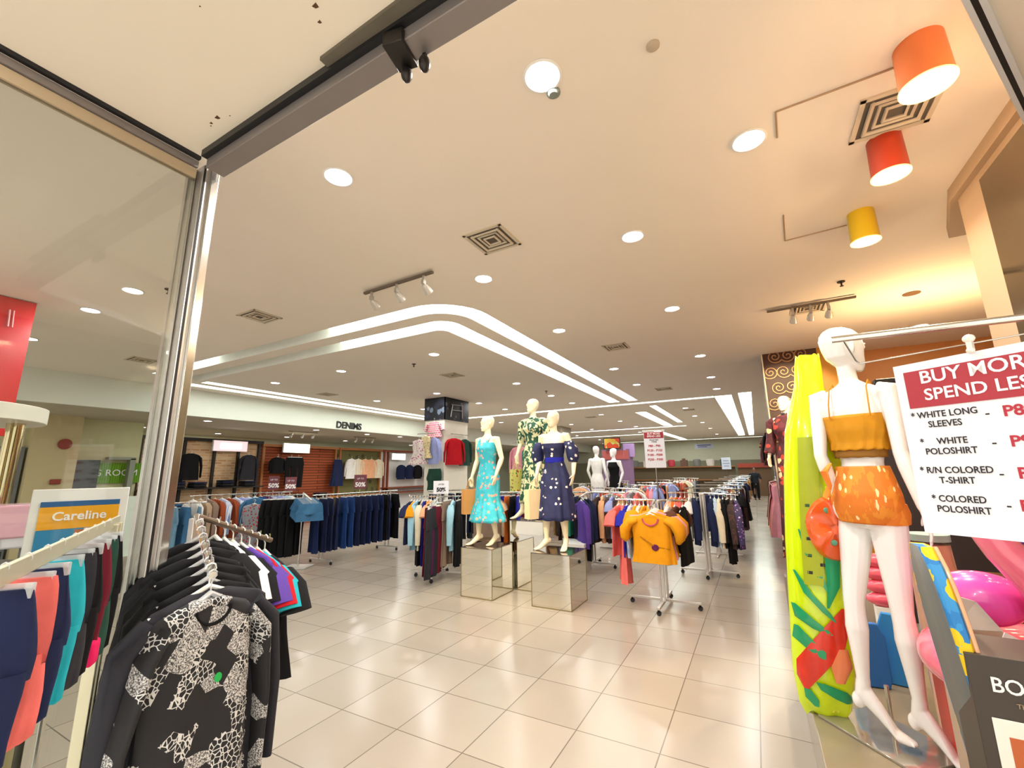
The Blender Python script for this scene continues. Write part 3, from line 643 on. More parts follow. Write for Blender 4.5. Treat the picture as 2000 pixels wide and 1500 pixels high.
def rail_rack(p0, p1, h, lab, base='bars'):
    p0, p1 = Vector((*p0, 0)), Vector((*p1, 0)); d = p1-p0; L = d.length
    t = thing('rail_rack', lab, 'clothes rack', tuple((p0+p1)/2), math.atan2(d.y, d.x), 'metal clothes racks')
    MB().tube([(-L/2, 0, h), (L/2, 0, h)], .014, 10).done('rail', M_chrome, t)
    for sx in (-1, 1):
        for py in (-.05, .05): MB().box((sx*(L/2-.25), py, h/2+.03), (.022, .022, h-.05)).done('upright', M_steel, t)
        MB().box((sx*(L/2-.25), 0, .07), (.03, .6, .025)).done('foot_bar', M_steel, t)
        for py in (-.28, .28): k = MB(); k.tube([(sx*(L/2-.25)-.008, py, .026), (sx*(L/2-.25)+.01, py, .026)], .026, 12); k.box((sx*(L/2-.25), py, .05), (.016, .02, .04)); k.done('caster', M_black, t)
    return (p0+Vector((0, 0, h+.014)), p1+Vector((0, 0, h+.014)))
def sale_card(x, y, z0, z1, rz, lab, wd=.2, ht=.28, dark=True):
    t = thing('sale_card', lab, 'sign', (x, y, z0), rz, '50% sale cards on rack tops')
    MB().cyl((0, 0, 0), .006, z1-z0, 8).done('stem', M_chrome, t)
    MB().box((0, 0, z1-z0+ht/2), (wd, .006, ht)).done('card', plain('card_red', '6e3540', .5) if dark else M_paper, t)
    lettering('50%', ht*.42, M_whiteink if dark else M_ink, t, (0, -.006, z1-z0+ht*.3), UP, bold=.004)
    lettering('UP TO', ht*.16, M_whiteink if dark else M_ink, t, (0, -.006, z1-z0+ht*.72), UP)

# --- the mustard tops rack and its neighbours beside the aisle
W1 = 'the mustard tops rack'
A = cross_rack(-1.10, 5.62, 0, 'front cross rack with mustard puff sleeve tops facing the entrance', [(-PI/2, .46, .06), (PI, .52, .0), (0, .34, 0)])
hang('puff', 'mustard', (-1.10, 5.17, 1.155), .0, W1, 0, label='mustard puff sleeve top with a cut-out, front of the nearest rack')
hero = [q for q in C.objects if q.get('label', '').startswith('mustard puff sleeve top with')][0]
k = MB(); k.tube([(.085*math.cos(a), -.034-.006*math.sin(-a), -.125+.075*math.sin(a)) for a in [PI+q*PI/14 for q in range(15)]], .009, 6); k.done('neck_trim', FAB['rose'], hero)
k = MB(); k.loft([[(.035+.038*math.cos(a), -.040, -.43+.034*math.sin(a)) for a in [2*PI*q/18 for q in range(18)]], [(.035+.03*math.cos(a), -.048, -.43+.026*math.sin(a)) for a in [2*PI*q/18 for q in range(18)]]]); k.done('cut_out', FAB['plum'], hero)
k = MB(); k.tube([(-.12, -.042, -.32), (-.04, -.047, -.37), (.02, -.046, -.41)], .006, 6).tube([(.19, -.03, -.44), (.12, -.04, -.43), (.07, -.045, -.42)], .006, 6); k.done('tie_seam', fabric('cloth_seam', 'a86c0c'), hero)
fill((-1.10, 5.24, 1.165), (-1.10, 5.50, 1.19), ['mustard puff', 'pink puff', 'mustard puff', 'mustard puff'], W1, jit=.06, arm='front')
fill(A[1][0], A[1][1], ['mustard puff', 'mustard tee', 'ivory tee', 'mustard puff', 'blue striped tank', 'royal blue tee', 'coral dress', 'coral tee'], W1, s=.92, arm='left')
fill(A[2][0], A[2][1], ['white tee', 'brown puff', 'black tank'], W1, arm='right')
W2 = 'the second aisle rack'
A = cross_rack(-.78, 7.45, 0, 'second aisle rack with black and navy clothes at its right end', [(0, .5, .03), (PI, .5, 0)], dim=(.4, .3))
fill(A[0][1], A[0][0], ['purple floral blouse', 'zebra blouse', 'black trousers', 'black blouse', 'ivory blouse', 'pale blue blouse', 'navy blouse'], W2, s=.95, arm='right')
fill(A[1][0], A[1][1], ['navy blouse', 'white tee', 'rust blouse', 'coral tee', 'orange tee', 'peach tee'], W2, s=.95, arm='left')
W3 = 'the zebra blouse rack'
A = cross_rack(-2.55, 7.3, 0, 'cross rack with zebra and purple blouses behind the navy dress mannequin', [(-PI/2, .46, .05), (0, .62, 0), (PI, .5, 0)])
fill(A[0][0], A[0][1], ['navy blouse', 'black trousers', 'navy blouse', 'purple blouse'], W3, skew=-.9, arm='front')
fill(A[1][0], A[1][1], ['zebra blouse', 'peach blouse', 'zebra blouse', 'lilac tee', 'zebra blouse', 'leopard tee'], W3, arm='right')
fill(A[2][0], A[2][1], ['black blouse', 'navy trousers', 'green tee', 'navy tee'], W3, arm='left')
pal = {0: ['purple floral', 'zebra', 'charcoal', 'navy', 'black', 'brown', 'leopard', 'dark denim', 'pale blue', 'grey', 'rust', 'black'],
       1: ['coral', 'zebra', 'peach', 'leopard', 'grey', 'pink', 'white', 'brown', 'lilac', 'ivory', 'rust', 'charcoal']}
names = ['third', 'fourth', 'fifth', 'sixth', 'seventh', 'eighth', 'ninth', 'tenth']
kk = ['blouse', 'tee', 'blouse', 'trousers', 'dress']
def far_rack(x, y, i, col, pl, nf=5, nr=4):
    where = 'the %s %s rack' % (names[i], col)
    arms = cross_rack(x, y, 0, '%s cross rack of the %s, seen over the nearer rails' % (names[i], col), [(0, .5, .02), (PI, .5, 0), (-PI/2, .45, .04)], far=True)
    for j, (a, b) in enumerate(arms):
        if j == 1 and nf < 5: continue
        n = nf if j == 2 else nr
        fill(a, b, ['%s %s' % (rnd.choice(pl), rnd.choice(kk if j != 2 else kk[:3])) for _ in range(n)], where, s=.92, arm=('right', 'left', 'front')[j])
for i, y in enumerate((9.3, 11.2, 13.2, 15.6, 18.4, 21.6, 25.5)): far_rack(-.78, y, i, 'aisle row', pal[0], 4, 6 if i < 3 else 5)
for i, y in enumerate((9.1, 11.0, 13.1, 15.8, 19.5)): far_rack(-2.6, y, i, 'middle row', pal[1], 5, 4)
for i, y in enumerate((9.6, 12.2, 15.4)): far_rack(-4.4, y, i, 'inner row', pal[1], 4, 4)

# --- mixed rack left of the mannequins
W4 = 'the mixed rack'
A = cross_rack(-4.42, 5.62, .35, 'mixed cross rack with maroon and ivory clothes left of the mannequins', [(-PI/2, .46, .10), (PI, .52, .0), (0, .34, 0)])
fill(A[0][0], A[0][1], ['sky blue blouse', 'black trousers', 'ivory trousers', 'plum trousers', 'maroon trousers', 'charcoal trousers', 'charcoal trousers'], W4, skew=PI/2-.35, jit=.3, arm='front')
fill(A[1][0], A[1][1], ['grey blouse', 'peach tee', 'mustard trousers', 'royal blue trousers', 'ivory blouse', 'black trousers', 'sky blue blouse', 'mustard tee', 'navy tee'], W4, arm='left')
fill(A[2][0], A[2][1], ['taupe trousers', 'sky blue blouse', 'black trousers'], W4, arm='right')
sale_card(-4.42, 5.62, 1.2, 1.24, .6, 'pale 50% card on the mixed rack', .24, .2, False)
W5 = 'the beige tops rack'
A = cross_rack(-4.25, 7.0, .2, 'cross rack of beige tops behind the turquoise mannequin', [(-PI/2, .5, .02), (PI, .5, 0), (0, .5, 0)])
fill(A[0][0], A[0][1], ['taupe tee', 'beige tee', 'peach tee', 'beige blouse', 'taupe tee'], W5, arm='front')
fill(A[1][0], A[1][1], ['black trousers', 'grey tee', 'navy trousers', 'charcoal tank', 'navy tee'], W5, arm='left')
fill(A[2][0], A[2][1], ['royal blue trousers', 'orange trousers', 'black trousers', 'royal blue trousers'], W5, arm='right')
W6 = 'the rack of dark red skirts'
a = rail_rack((-4.3, 8.0), (-3.1, 7.9), 1.2, 'rail rack of dark red skirts seen between the mannequin legs')
fill(a[0], a[1], ['maroon trousers']*6+['navy trousers', 'black trousers', 'black trousers'], W6)
# --- denims side
W7 = 'the long rack of blue jeans'
a = rail_rack((-7.02, 5.25), (-7.0, 7.35), 1.2, 'long rail rack of blue jeans in front of the pillar')
fill(a[0], a[1], ['dark denim jeans', 'navy jeans', 'navy jeans', 'navy jeans', 'denim blue jeans', 'denim blue jeans', 'navy jeans', 'navy jeans', 'dark denim jeans', 'navy jeans', 'dark denim jeans', 'black jeans', 'navy jeans', 'black jeans'], W7, skew=-.35)
a = rail_rack((-6.0, 7.2), (-5.3, 8.2), 1.2, 'rail rack of black jeans left of the white pillar sign')
fill(a[0], a[1], ['navy jeans', 'black jeans', 'navy jeans', 'black jeans', 'charcoal jeans', 'black jeans'], 'the rack of black jeans by the pillar')
t = thing('post_stand', 'single post display stand on a flat steel base with denim shorts', 'clothes rack', (-7.1, 5.12, 0), .45, 'metal clothes racks')
MB().box((0, 0, .012), (.42, .36, .02)).done('base_plate', M_steel, t, bevel=.004); MB().cyl((0, 0, .02), .017, 1.24, 14).done('pole', M_chrome, t)
MB().tube([(0, 0, 1.24), (.34, -.36, 1.14)], .012, 8).done('arm', M_chrome, t); MB().tube([(0, 0, 1.22), (-.55, -.3, 1.22)], .012, 8).done('arm', M_chrome, t)
W8 = 'the single post stand'
c, s_ = math.cos(.45), math.sin(.45)
f = lambda x, y, z: (-7.1+c*x-s_*y, 5.12+s_*x+c*y, z)
fill(f(.04, -.04, 1.24), f(.34, -.36, 1.155), ['mid denim shorts']*8, W8, jit=.03, arm='front')
fill(f(-.04, -.02, 1.235), f(-.52, -.28, 1.235), ['black trousers']*5, W8, skew=-.7, jit=.08, arm='left')
W9 = 'the striped shirts rack'
a = rail_rack((-8.9, 4.15), (-8.7, 6.0), 1.22, 'long rail rack of striped and pastel shirts')
fill(a[0], a[1], ['white blouse', 'beige blouse', 'taupe blouse', 'rust blouse', 'blue striped blouse', 'rust blouse', 'blue striped blouse', 'lilac blouse', 'blue striped blouse', 'mid denim blouse', 'denim blue blouse', 'plum blouse', 'blue striped blouse', 'lilac blouse', 'pale blue blouse', 'white blouse'], W9, skew=.3)
hang('dress', 'red floral', (-8.38, 5.02, 1.12), PI/2-.3, W9, 0, .8, label='red and grey floral dress facing out from the striped shirts rack')
hang('blouse', 'mid denim', (-8.5, 5.1, 1.23), PI/2-.3, W9, 1, .8, label='denim shirt hanging behind the red floral dress')
W10 = 'the low rail beside the entrance post'
a = rail_rack((-9.0, 3.62), (-8.5, 4.25), 1.12, 'low rail of light jeans seen right of the entrance post')
fill(a[0], a[1], ['dark denim jeans', 'light denim jeans', 'mid denim jeans', 'light denim jeans'], W10, skew=.5, jit=.15, s=.85)
sale_card(-8.75, 5.6, 1.23, 1.27, .95, '50% card over the striped shirts'); sale_card(-7.3, 4.99, 1.236, 1.29, .95, 'small 50% card behind the denim shorts stand', .18, .24); sale_card(-7.0, 6.3, 1.22, 1.27, .95, '50% card over the blue jeans', .24, .28)
# --- garments hung in the wall bays
for i, (kd, cl, y, z, lab, sc) in enumerate([('jacket', 'black', 5.95, 2.25, 'black jacket with a white tag at the left of the brick unit', 1.0), ('jacket', 'charcoal', 7.45, 2.25, 'charcoal jacket at the right of the brick unit', 1.05),
    ('jacket', 'black', 8.35, 2.2, 'black jacket on the slatted unit beside the brick unit', .7), ('trousers', 'black', 9.05, 2.2, 'black trousers hanging on the slatted unit', 1.0), ('trousers', 'black', 8.8, 2.2, 'second pair of black trousers on the slatted unit', .9),
    ('skirt', 'navy', 10.6, 2.15, 'navy skirt between the slatted unit and the pale shirts', 1.6), ('blouse', 'white', 11.2, 2.2, 'white shirt leftmost in the olive bay', 1), ('blouse', 'ivory', 11.5, 2.2, 'ivory shirt second from left in the olive bay', 1),
    ('blouse', 'peach', 11.85, 2.2, 'peach shirt in the middle of the olive bay', 1), ('blouse', 'peach', 12.15, 2.2, 'apricot shirt right of the middle of the olive bay', 1), ('blouse', 'ivory', 12.5, 2.2, 'cream shirt at the right end of the olive bay', 1),
    ('jacket', 'navy', 13.8, 2.0, 'navy blazer leftmost in the glowing bay', .85), ('jacket', 'navy', 14.3, 2.0, 'navy blazer second in the glowing bay', .85), ('jacket', 'black', 14.8, 2.0, 'black blazer third in the glowing bay', .85), ('jacket', 'navy', 15.5, 2.0, 'dark blazer at the right of the glowing bay', .85)]):
    hang(kd, cl, (-12.95, y, z), PI/2+rnd.gauss(0, .05), '', i, sc, group='clothes on the denims wall', label=lab)
def pile(x, y, z, cols, lab0, rz=PI/2, wd=.3, dp=.34):
    for i, cl in enumerate(cols):
        k = MB(); k.box((0, 0, .018), (wd, dp, .034)); k.tube([(-wd/2, -dp/2+.01, .018), (wd/2, -dp/2+.01, .018)], .018, 8)
        o = k.done('folded_garment', FAB[cl], None, bevel=.008); o.location = (x+rnd.gauss(0, .006), y+rnd.gauss(0, .006), z+i*.037); o.rotation_euler = (0, 0, rz)
        tag(o, 'folded %s garment, %s up in %s' % (cl, ORD[i], lab0), 'folded clothes', 'folded stacks on the denims wall')
for q, y in enumerate((5.3, 5.7, 6.2, 6.9, 7.5)):
    pile(-13.0, y, 1.27, ['black', 'charcoal', 'black', 'navy', 'black'][:4+q % 2], 'the %s stack on the upper brick unit shelf' % ['first', 'second', 'third', 'fourth', 'fifth'][q])
    pile(-13.0, y, .77, ['light denim', 'navy', 'mid denim', 'dark denim'], 'the %s stack on the lower brick unit shelf' % ['first', 'second', 'third', 'fourth', 'fifth'][q])
for q, y in enumerate((8.4, 9.2, 10.0)): pile(-13.0, y, .82, ['black', 'brown', 'black', 'charcoal'], 'the %s stack on the slatted unit' % ['first', 'second', 'third'][q])
# --- clothes on the pillar
hb = 'clothes pinned high on the pillar'
hang('tee', 'plaid', (-6.98, 8.55, 2.92), 0, '', 0, .62, group=hb, label='pink plaid shirt at the top of the pillar front')
hang('blouse', 'lilac', (-6.85, 8.40, 2.5), -.35, '', 1, .9, group=hb, label='lilac long sleeved shirt on the pillar corner')
hang('dress', 'pink floral', (-7.28, 8.35, 2.46), .3, '', 2, .65, group=hb, label='pink floral dress at the left of the pillar')
hang('dress', 'cream floral', (-7.12, 8.40, 2.55), -.2, '', 1, .6, group=hb, label='cream patterned dress behind the lilac shirt')
hang('jacket', 'red', (-6.56, 8.85, 2.5), PI/2-.5, '', 0, .95, group=hb, label='bright red jacket on the right face of the pillar')
hang('blouse', 'dark green', (-6.56, 9.3, 2.5), PI/2, '', 1, .95, group=hb, label='dark green shirt behind the red jacket')
hang('trousers', 'dark green', (-6.9, 8.5, 1.75), 0, '', 1, .5, group=hb, label='short dark green trousers low on the pillar front')
k = MB(); [k.tube([(-6.56, y, z), (-6.68, y, z)], .008, 6) for y in (8.85, 9.3) for z in (2.52,)]; k.tube([(-6.56, 8.7, 2.52), (-6.56, 9.5, 2.52)], .01, 8)
tag(k.done('pillar_rail', M_chrome, None), 'short chrome rail on the right face of the pillar', 'rail')
k = MB(); k.tube([(-7.4, 8.42, 2.53), (-6.8, 8.42, 2.53)], .01, 8); k.tube([(-7.0, 8.42, 2.53), (-7.0, 8.6, 2.53)], .008, 6)
tag(k.done('pillar_rail', M_chrome, None), 'short chrome rail on the front of the pillar', 'rail')

# ------------------------------------------------------------------ mannequins
def V(*a): return Vector(a)
def hand(k, w, d, pn, side, curl=.35, sc=1.0):
    """w wrist, d direction of the hand, pn palm normal; side=+1/-1 picks the thumb side"""
    d = d.normalized(); pn = (pn - d*pn.dot(d)).normalized(); sd = d.cross(pn)*side
    k.loft([[w + d*t*sc + sd*math.cos(a)*wd*sc + pn*math.sin(a)*th*sc for a in [2*PI*q/12 for q in range(12)]] for t, wd, th in ((-.01, .022, .019), (.02, .028, .016), (.055, .038, .014), (.085, .040, .012), (.093, .034, .008))])
    for i, (o, L) in enumerate(((-.030, .066), (-.010, .076), (.010, .072), (.028, .056))):
        b = w + d*.082*sc + sd*(-o)*sc; pts = [b]; dd = d.copy()
        for q in range(3):
            dd = (dd + pn*curl*(.7+.2*i*.3)).normalized() if q else (dd + pn*curl*.4).normalized(); pts.append(pts[-1] + dd*L*sc*(.42, .33, .25)[q])
        k.tube(pts, [.0088*sc, .0082*sc, .0074*sc, .0058*sc], 8)
    b = w + d*.025*sc + sd*.026*sc; p2 = b + (d*.6+sd*.75+pn*.3).normalized()*.036*sc; p3 = p2 + (d*.9+sd*.25+pn*.45).normalized()*.030*sc
    k.tube([b-sd*.008, b, p2, p3], [.012*sc, .012*sc, .0095*sc, .007*sc], 8)
def foot(k, ank, toe_dir, heel_z, ball_z):
    """foot on tiptoe: ankle position, horizontal toe direction"""
    t = Vector((toe_dir[0], toe_dir[1], 0)).normalized(); s = Vector((-t.y, t.x, 0))
    heel = V(ank.x, ank.y, heel_z+.028) - t*.035; ball = V(ank.x, ank.y, ball_z+.022) + t*.115; toe = V(ank.x, ank.y, ball_z+.012) + t*.18
    mid = ank.lerp(ball, .5)
    k.ell(heel, (.030, .030, .034), 14, 10)
    def rg(c, up, w_, h_): return [c + s*math.cos(a)*w_ + up*math.sin(a)*h_ for a in [2*PI*q/14 for q in range(14)]]
    up0 = (t*.8+V(0, 0, .6)).normalized()
    k.loft([rg(ank+V(0, 0, .02), t, .030, .034), rg(ank.lerp(heel, .35), up0, .031, .046), rg(mid-V(0, 0, .012), (t*.4+V(0, 0, .9)).normalized(), .032, .032), rg(ball, V(0, 0, 1), .042, .021), rg(toe-t*.02, V(0, 0, 1), .036, .014), rg(toe, V(0, 0, 1), .022, .008)])
    for q, (o, L) in enumerate(((-.026, .0), (-.011, .006), (.002, .008), (.014, .004), (.025, -.004))):
        k.ell(toe + s*o*1.0 + t*(L-.004) - V(0, 0, .001), (.008, .008, .009), 8, 6)
TOR = [(1.475, .045, .048, 0), (1.455, .075, .055, 0), (1.43, .135, .062, 0), (1.40, .165, .072, 0), (1.35, .165, .086, -.004), (1.28, .150, .098, -.008), (1.22, .138, .094, -.006), (1.15, .120, .082, 0), (1.08, .108, .076, 0), (1.02, .122, .084, .004), (.95, .152, .100, .01), (.89, .168, .108, .012), (.83, .165, .102, .01), (.79, .12, .08, .0)]
def rot(v, a): return Vector((v.x*math.cos(a)-v.y*math.sin(a), v.x*math.sin(a)+v.y*math.cos(a), v.z))
def figure_body(parent, mat, armR, armL, legR, legL, head_yaw=0, tw=lambda z: 0, lean=lambda z: V(0, 0, 0), voxel=.0065, feet=None, hands=(.3, .3), palm=(None, None), face=True, name='body', hs=1.0):
    k = MB()
    rs = []
    for z, rx, ry, cy in TOR:
        rs.append([rot(V(rx*math.cos(a), cy+ry*math.sin(a)*(1.0), z), tw(z))+lean(z) for a in [2*PI*q/28 for q in range(28)]])
    k.loft(rs)
    for sg in (-1, 1):   # bust
        c = rot(V(sg*.068, -.068, 1.275), tw(1.27))+lean(1.27); k.ell(c, (.052, .048, .052), 14, 10)
        c = rot(V(sg*.075, .055, .875), tw(.88))+lean(.88); k.ell(c, (.078, .07, .082), 14, 10)
    h = lean(1.64)
    nk = lean(1.47)
    k.tube([nk+V(0, .008, 1.42), nk.lerp(h, .4)+V(0, .006, 1.48), h+V(0, .0, 1.56)], [.062, .047, .046], 16)
    R = lambda x, y, z: h + rot(V(x*hs, y*hs, 0), head_yaw) + V(0, 0, z)
    prof = [(1.525, .022, .030, -.052), (1.54, .040, .052, -.038), (1.56, .052, .072, -.022), (1.59, .062, .088, -.004), (1.62, .068, .094, .0), (1.65, .071, .098, .004), (1.68, .072, .098, .008), (1.705, .066, .090, .010), (1.727, .052, .072, .012), (1.742, .030, .044, .014), (1.747, .008, .012, .014)]
    k.loft([[R(rx*math.cos(a), cy+ry*math.sin(a), z) for a in [2*PI*q/24 for q in range(24)]] for z, rx, ry, cy in prof])
    if face:
        k.loft([[R(x*w_, y, z) for x, y in ((-1, -.08), (0, y0), (1, -.08), (0, -.07))] for z, w_, y0 in ((1.645, .006, -.092), (1.62, .009, -.104), (1.602, .014, -.114), (1.595, .008, -.09))])
        for sg in (-1, 1):
            k.ell(R(sg*.028, -.082, 1.640), (.016, .012, .009), 10, 8); k.ell(R(sg*.028, -.084, 1.657), (.020, .012, .005), 10, 8)
            k.ell(R(sg*.071, .01, 1.63), (.008, .018, .028), 10, 8)
        k.ell(R(0, -.092, 1.572), (.020, .010, .005), 10, 8); k.ell(R(0, -.090, 1.563), (.017, .010, .006), 10, 8); k.ell(R(0, -.078, 1.538), (.020, .016, .016), 10, 8)
    for pts, sd, cu, pl in ((armR, -1, hands[0], palm[0]), (armL, 1, hands[1], palm[1])):
        sh, el, wr = [Vector(p) for p in pts[:3]]
        k.tube([sh.lerp(V(0, 0, 1.41)+lean(1.41), .25), sh, sh.lerp(el, .3), sh.lerp(el, .75), el, el.lerp(wr, .25), el.lerp(wr, .7), wr], [.045, .050, .043, .037, .034, .036, .028, .022], 14)
        d = Vector(pts[3]) if len(pts) > 3 else (wr-el)
        hand(k, wr, d, pl or V(-sd*1.0, -.2, 0), -sd if pl is None else -sd, cu)
    for pts in (legR, legL):
        hp, kn, an = [Vector(p) for p in pts[:3]]
        k.tube([hp+V(0, 0, .05), hp, hp.lerp(kn, .3), hp.lerp(kn, .75), kn, kn.lerp(an, .15), kn.lerp(an, .32)+V(0, 0, 0), kn.lerp(an, .65), kn.lerp(an, .9), an], [.075, .088, .080, .060, .050, .049, .054, .040, .031, .030], 16)
        foot(k, an, pts[3], pts[4], pts[5])
    o = k.done(name, mat, parent, True)
    m = o.modifiers.new('remesh', 'REMESH'); m.mode = 'VOXEL'; m.voxel_size = voxel; m.use_smooth_shade = True
    s2 = o.modifiers.new('smooth', 'SMOOTH'); s2.iterations = 5; s2.factor = .5
    return o
def gown(parent, mat, rows, name='dress', n=72, folds=9, top_amp=.0, seed=0, flare=.16, tw=lambda z: 0):
    """rows: z, rx, ry, cx, cy, fold strength"""
    r = random.Random(seed); ph = r.random()*6; k = MB(); rs = []
    for (a, b) in zip(rows, rows[1:]):
        for q in range(5):
            u = q/5; rs.append([a[i]+(b[i]-a[i])*u for i in range(6)])
    rs.append(list(rows[-1])); out = []
    for z, rx, ry, cx, cy, f in rs:
        g = []
        for q in range(n):
            a = 2*PI*q/n; w_ = 1+f*(.6*math.sin(folds*a+ph+z*1.5)+.4*math.sin((folds*1.0+4)*a+ph*2))
            g.append(rot(V(cx+rx*w_*math.cos(a), cy+ry*w_*math.sin(a), z+f*.05*math.sin(folds*a)), tw(z)))
        out.append(g)
    k.loft(out, cap=False)
    o = k.done(name, mat, parent, True, sharp=80); m = o.modifiers.new('thick', 'SOLIDIFY'); m.thickness = .004; m.offset = 1
    return o
def plinth(x, y, wx, wy, h, lab):
    t = thing('mirror_plinth', lab, 'plinth', (x, y, 0), 0, 'mirrored plinths under the dressed mannequins')
    MB().box((0, 0, h/2-.004), (wx, wy, h-.012)).done('mirror_box', M_mirror, t, False)
    MB().box((0, 0, h-.005), (wx+.006, wy+.006, .01)).done('top_plate', plain('smoked_top', '8a8078', .05, .9, var=.03), t, False)
    k = MB()
    for sx in (-1, 1):
        for sy in (-1, 1): k.box((sx*wx/2, sy*wy/2, h/2), (.008, .008, h-.012))
    for sy in (-1, 1): k.box((0, sy*wy/2, .006), (wx, .008, .010))
    for sx in (-1, 1): k.box((sx*wx/2, 0, .006), (.008, wy, .010))
    k.done('seam', plain('gold_seam', '8a7c58', .4, .4), t, False)
plinth(-3.273, 5.175, .47, .53, .605, 'left mirrored plinth under the turquoise dress mannequin')
plinth(-2.25, 5.205, .50, .53, .605, 'front mirrored plinth under the navy dress mannequin')
plinth(-2.83, 5.78, .56, .55, .90, 'taller mirrored plinth behind the other two')
def std_arms(bend=0):
    return [(-.185, 0, 1.405), (-.245, .03, 1.13), (-.27, -.05, .90), (0, -.1, -1)], [(.185, 0, 1.405), (.25, .03, 1.14), (.235, -.07, .92), (-.1, -.2, -1)]
# turquoise dress
t = thing('mannequin', 'ivory mannequin in a turquoise floral midi dress holding a brown paper bag', 'mannequin', (-3.28, 5.20, .607), -.25, 'dressed mannequins on mirrored plinths')
aR, aL = std_arms()
figure_body(t, M_manneq_ivory, aR, aL, [(-.085, .0, .86), (-.10, -.07, .47), (-.115, -.06, .115), (-.35, -1), .075, 0.0], [(.085, .01, .86), (.085, .0, .47), (.075, .08, .115), (.1, -1), .075, 0.0], head_yaw=-.35)
TF = spots('teal_floral', '34b0c4', ['f0a890', '34b0c4', 'f3e6d8', '34b0c4', 'e8788a', '2a9cb4'], 17, .30, second='49bccb')
gown(t, TF, [(1.36, .165, .10, 0, -.004, .0), (1.28, .160, .122, 0, -.022, .0), (1.2, .146, .105, 0, -.01, .01), (1.08, .118, .088, 0, 0, .02), (.98, .148, .105, 0, .008, .02), (.89, .18, .122, 0, .012, .03), (.72, .185, .13, 0, 0, .05), (.55, .19, .14, 0, 0, .07), (.50, .21, .16, 0, 0, .10), (.30, .265, .21, 0, 0, .14)], seed=2, folds=10)
k = MB()
for sg in (-1, 1): k.loft([[V(sg*(x+dx), y, z) for dx in (-.02, .02) for y in ((-.0,) if False else (y0,))] + [V(sg*(x+dx), y0+.004, z) for dx in (.02, -.02)] for x, y0, z in ((.075, -.108, 1.30), (.085, -.092, 1.38), (.09, -.03, 1.44), (.085, .04, 1.42), (.075, .085, 1.33))])
k.done('strap', TF, t)
# navy dress
t = thing('mannequin', 'ivory mannequin in a navy floral off-shoulder dress holding a tan paper bag', 'mannequin', (-2.28, 5.24, .607), -.12, 'dressed mannequins on mirrored plinths')
figure_body(t, M_manneq_ivory, [(-.185, 0, 1.405), (-.235, .03, 1.13), (-.24, -.07, .90), (0, -.1, -1)], [(.185, 0, 1.405), (.27, .04, 1.14), (.29, -.04, .92), (-.15, -.2, -1)], [(-.085, .0, .86), (-.12, -.05, .47), (-.14, -.02, .115), (-.5, -1), .075, 0.0], [(.085, .01, .86), (.10, .0, .47), (.10, .05, .115), (.25, -1), .075, 0.0])
NF = spots('navy_floral', '171c48', ['f2e2d4', '171c48', 'd88a7a', '171c48', '171c48', 'e8c79a'], 13, .22, second='1c2352')
gown(t, NF, [(1.31, .175, .118, 0, -.018, .01), (1.25, .160, .122, 0, -.02, .01), (1.17, .135, .100, 0, -.004, .01), (1.08, .117, .088, 0, 0, .02)], seed=4, name='bodice')
gown(t, NF, [(1.10, .120, .090, 0, 0, .01), (.98, .158, .112, 0, .008, .03), (.88, .195, .135, 0, .01, .05), (.60, .225, .17, 0, 0, .09), (.36, .25, .20, 0, 0, .12)], seed=5, name='skirt')
gown(t, FAB['royal blue'], [(1.13, .128, .097, 0, 0, 0), (1.06, .125, .095, 0, 0, 0)], name='waist_band', n=40)
for sg in (-1, 1):
    k = MB(); k.tube([(sg*.175, .0, 1.30), (sg*.225, 0, 1.29), (sg*.255, .01, 1.22), (sg*.265, .02, 1.12), (sg*.26, .02, 1.07)], [.05, .075, .09, .085, .06], 18, .9); k.done('sleeve', NF, t)
# green floral dress
t = thing('mannequin', 'tall ivory mannequin at the back in a green and cream floral maxi dress', 'mannequin', (-2.86, 5.82, .902), -.2, 'dressed mannequins on mirrored plinths')
figure_body(t, M_manneq_ivory, [(-.185, 0, 1.405), (-.25, .03, 1.14), (-.27, -.06, .92), (0, -.1, -1)], [(.185, 0, 1.405), (.25, .03, 1.14), (.235, -.07, .92), (-.1, -.2, -1)], [(-.085, .0, .86), (-.12, -.08, .47), (-.15, -.12, .115), (-.5, -1), .075, 0.0], [(.085, .01, .86), (.085, .03, .47), (.085, .08, .115), (.1, -1), .075, 0.0], head_yaw=-.3)
GF = spots('green_floral', '24553f', ['e9e0b0', 'd9d08a', 'e9e4c4', '35694a', 'c8a83e'], 19, .34, second='e2dcae', stretch=(1, 1, .8))
gown(t, GF, [(1.455, .07, .062, 0, .01, 0), (1.43, .14, .075, 0, 0, 0), (1.38, .178, .095, 0, -.002, .0), (1.28, .165, .122, 0, -.02, .01), (1.19, .14, .10, 0, -.004, .02), (1.10, .118, .088, 0, 0, .02), (1.0, .15, .108, 0, .006, .04), (.89, .182, .126, 0, .01, .06), (.6, .20, .15, 0, 0, .1), (.22, .24, .19, 0, 0, .14)], seed=8, folds=11)
for sg in (-1, 1):
    k = MB(); k.tube([(sg*.15, .0, 1.40), (sg*.205, 0, 1.38), (sg*.235, .02, 1.25), (sg*.265, .03, 1.11), (sg*.262, .02, 1.07)], [.055, .072, .068, .07, .055], 16, .9); k.done('sleeve', GF, t)
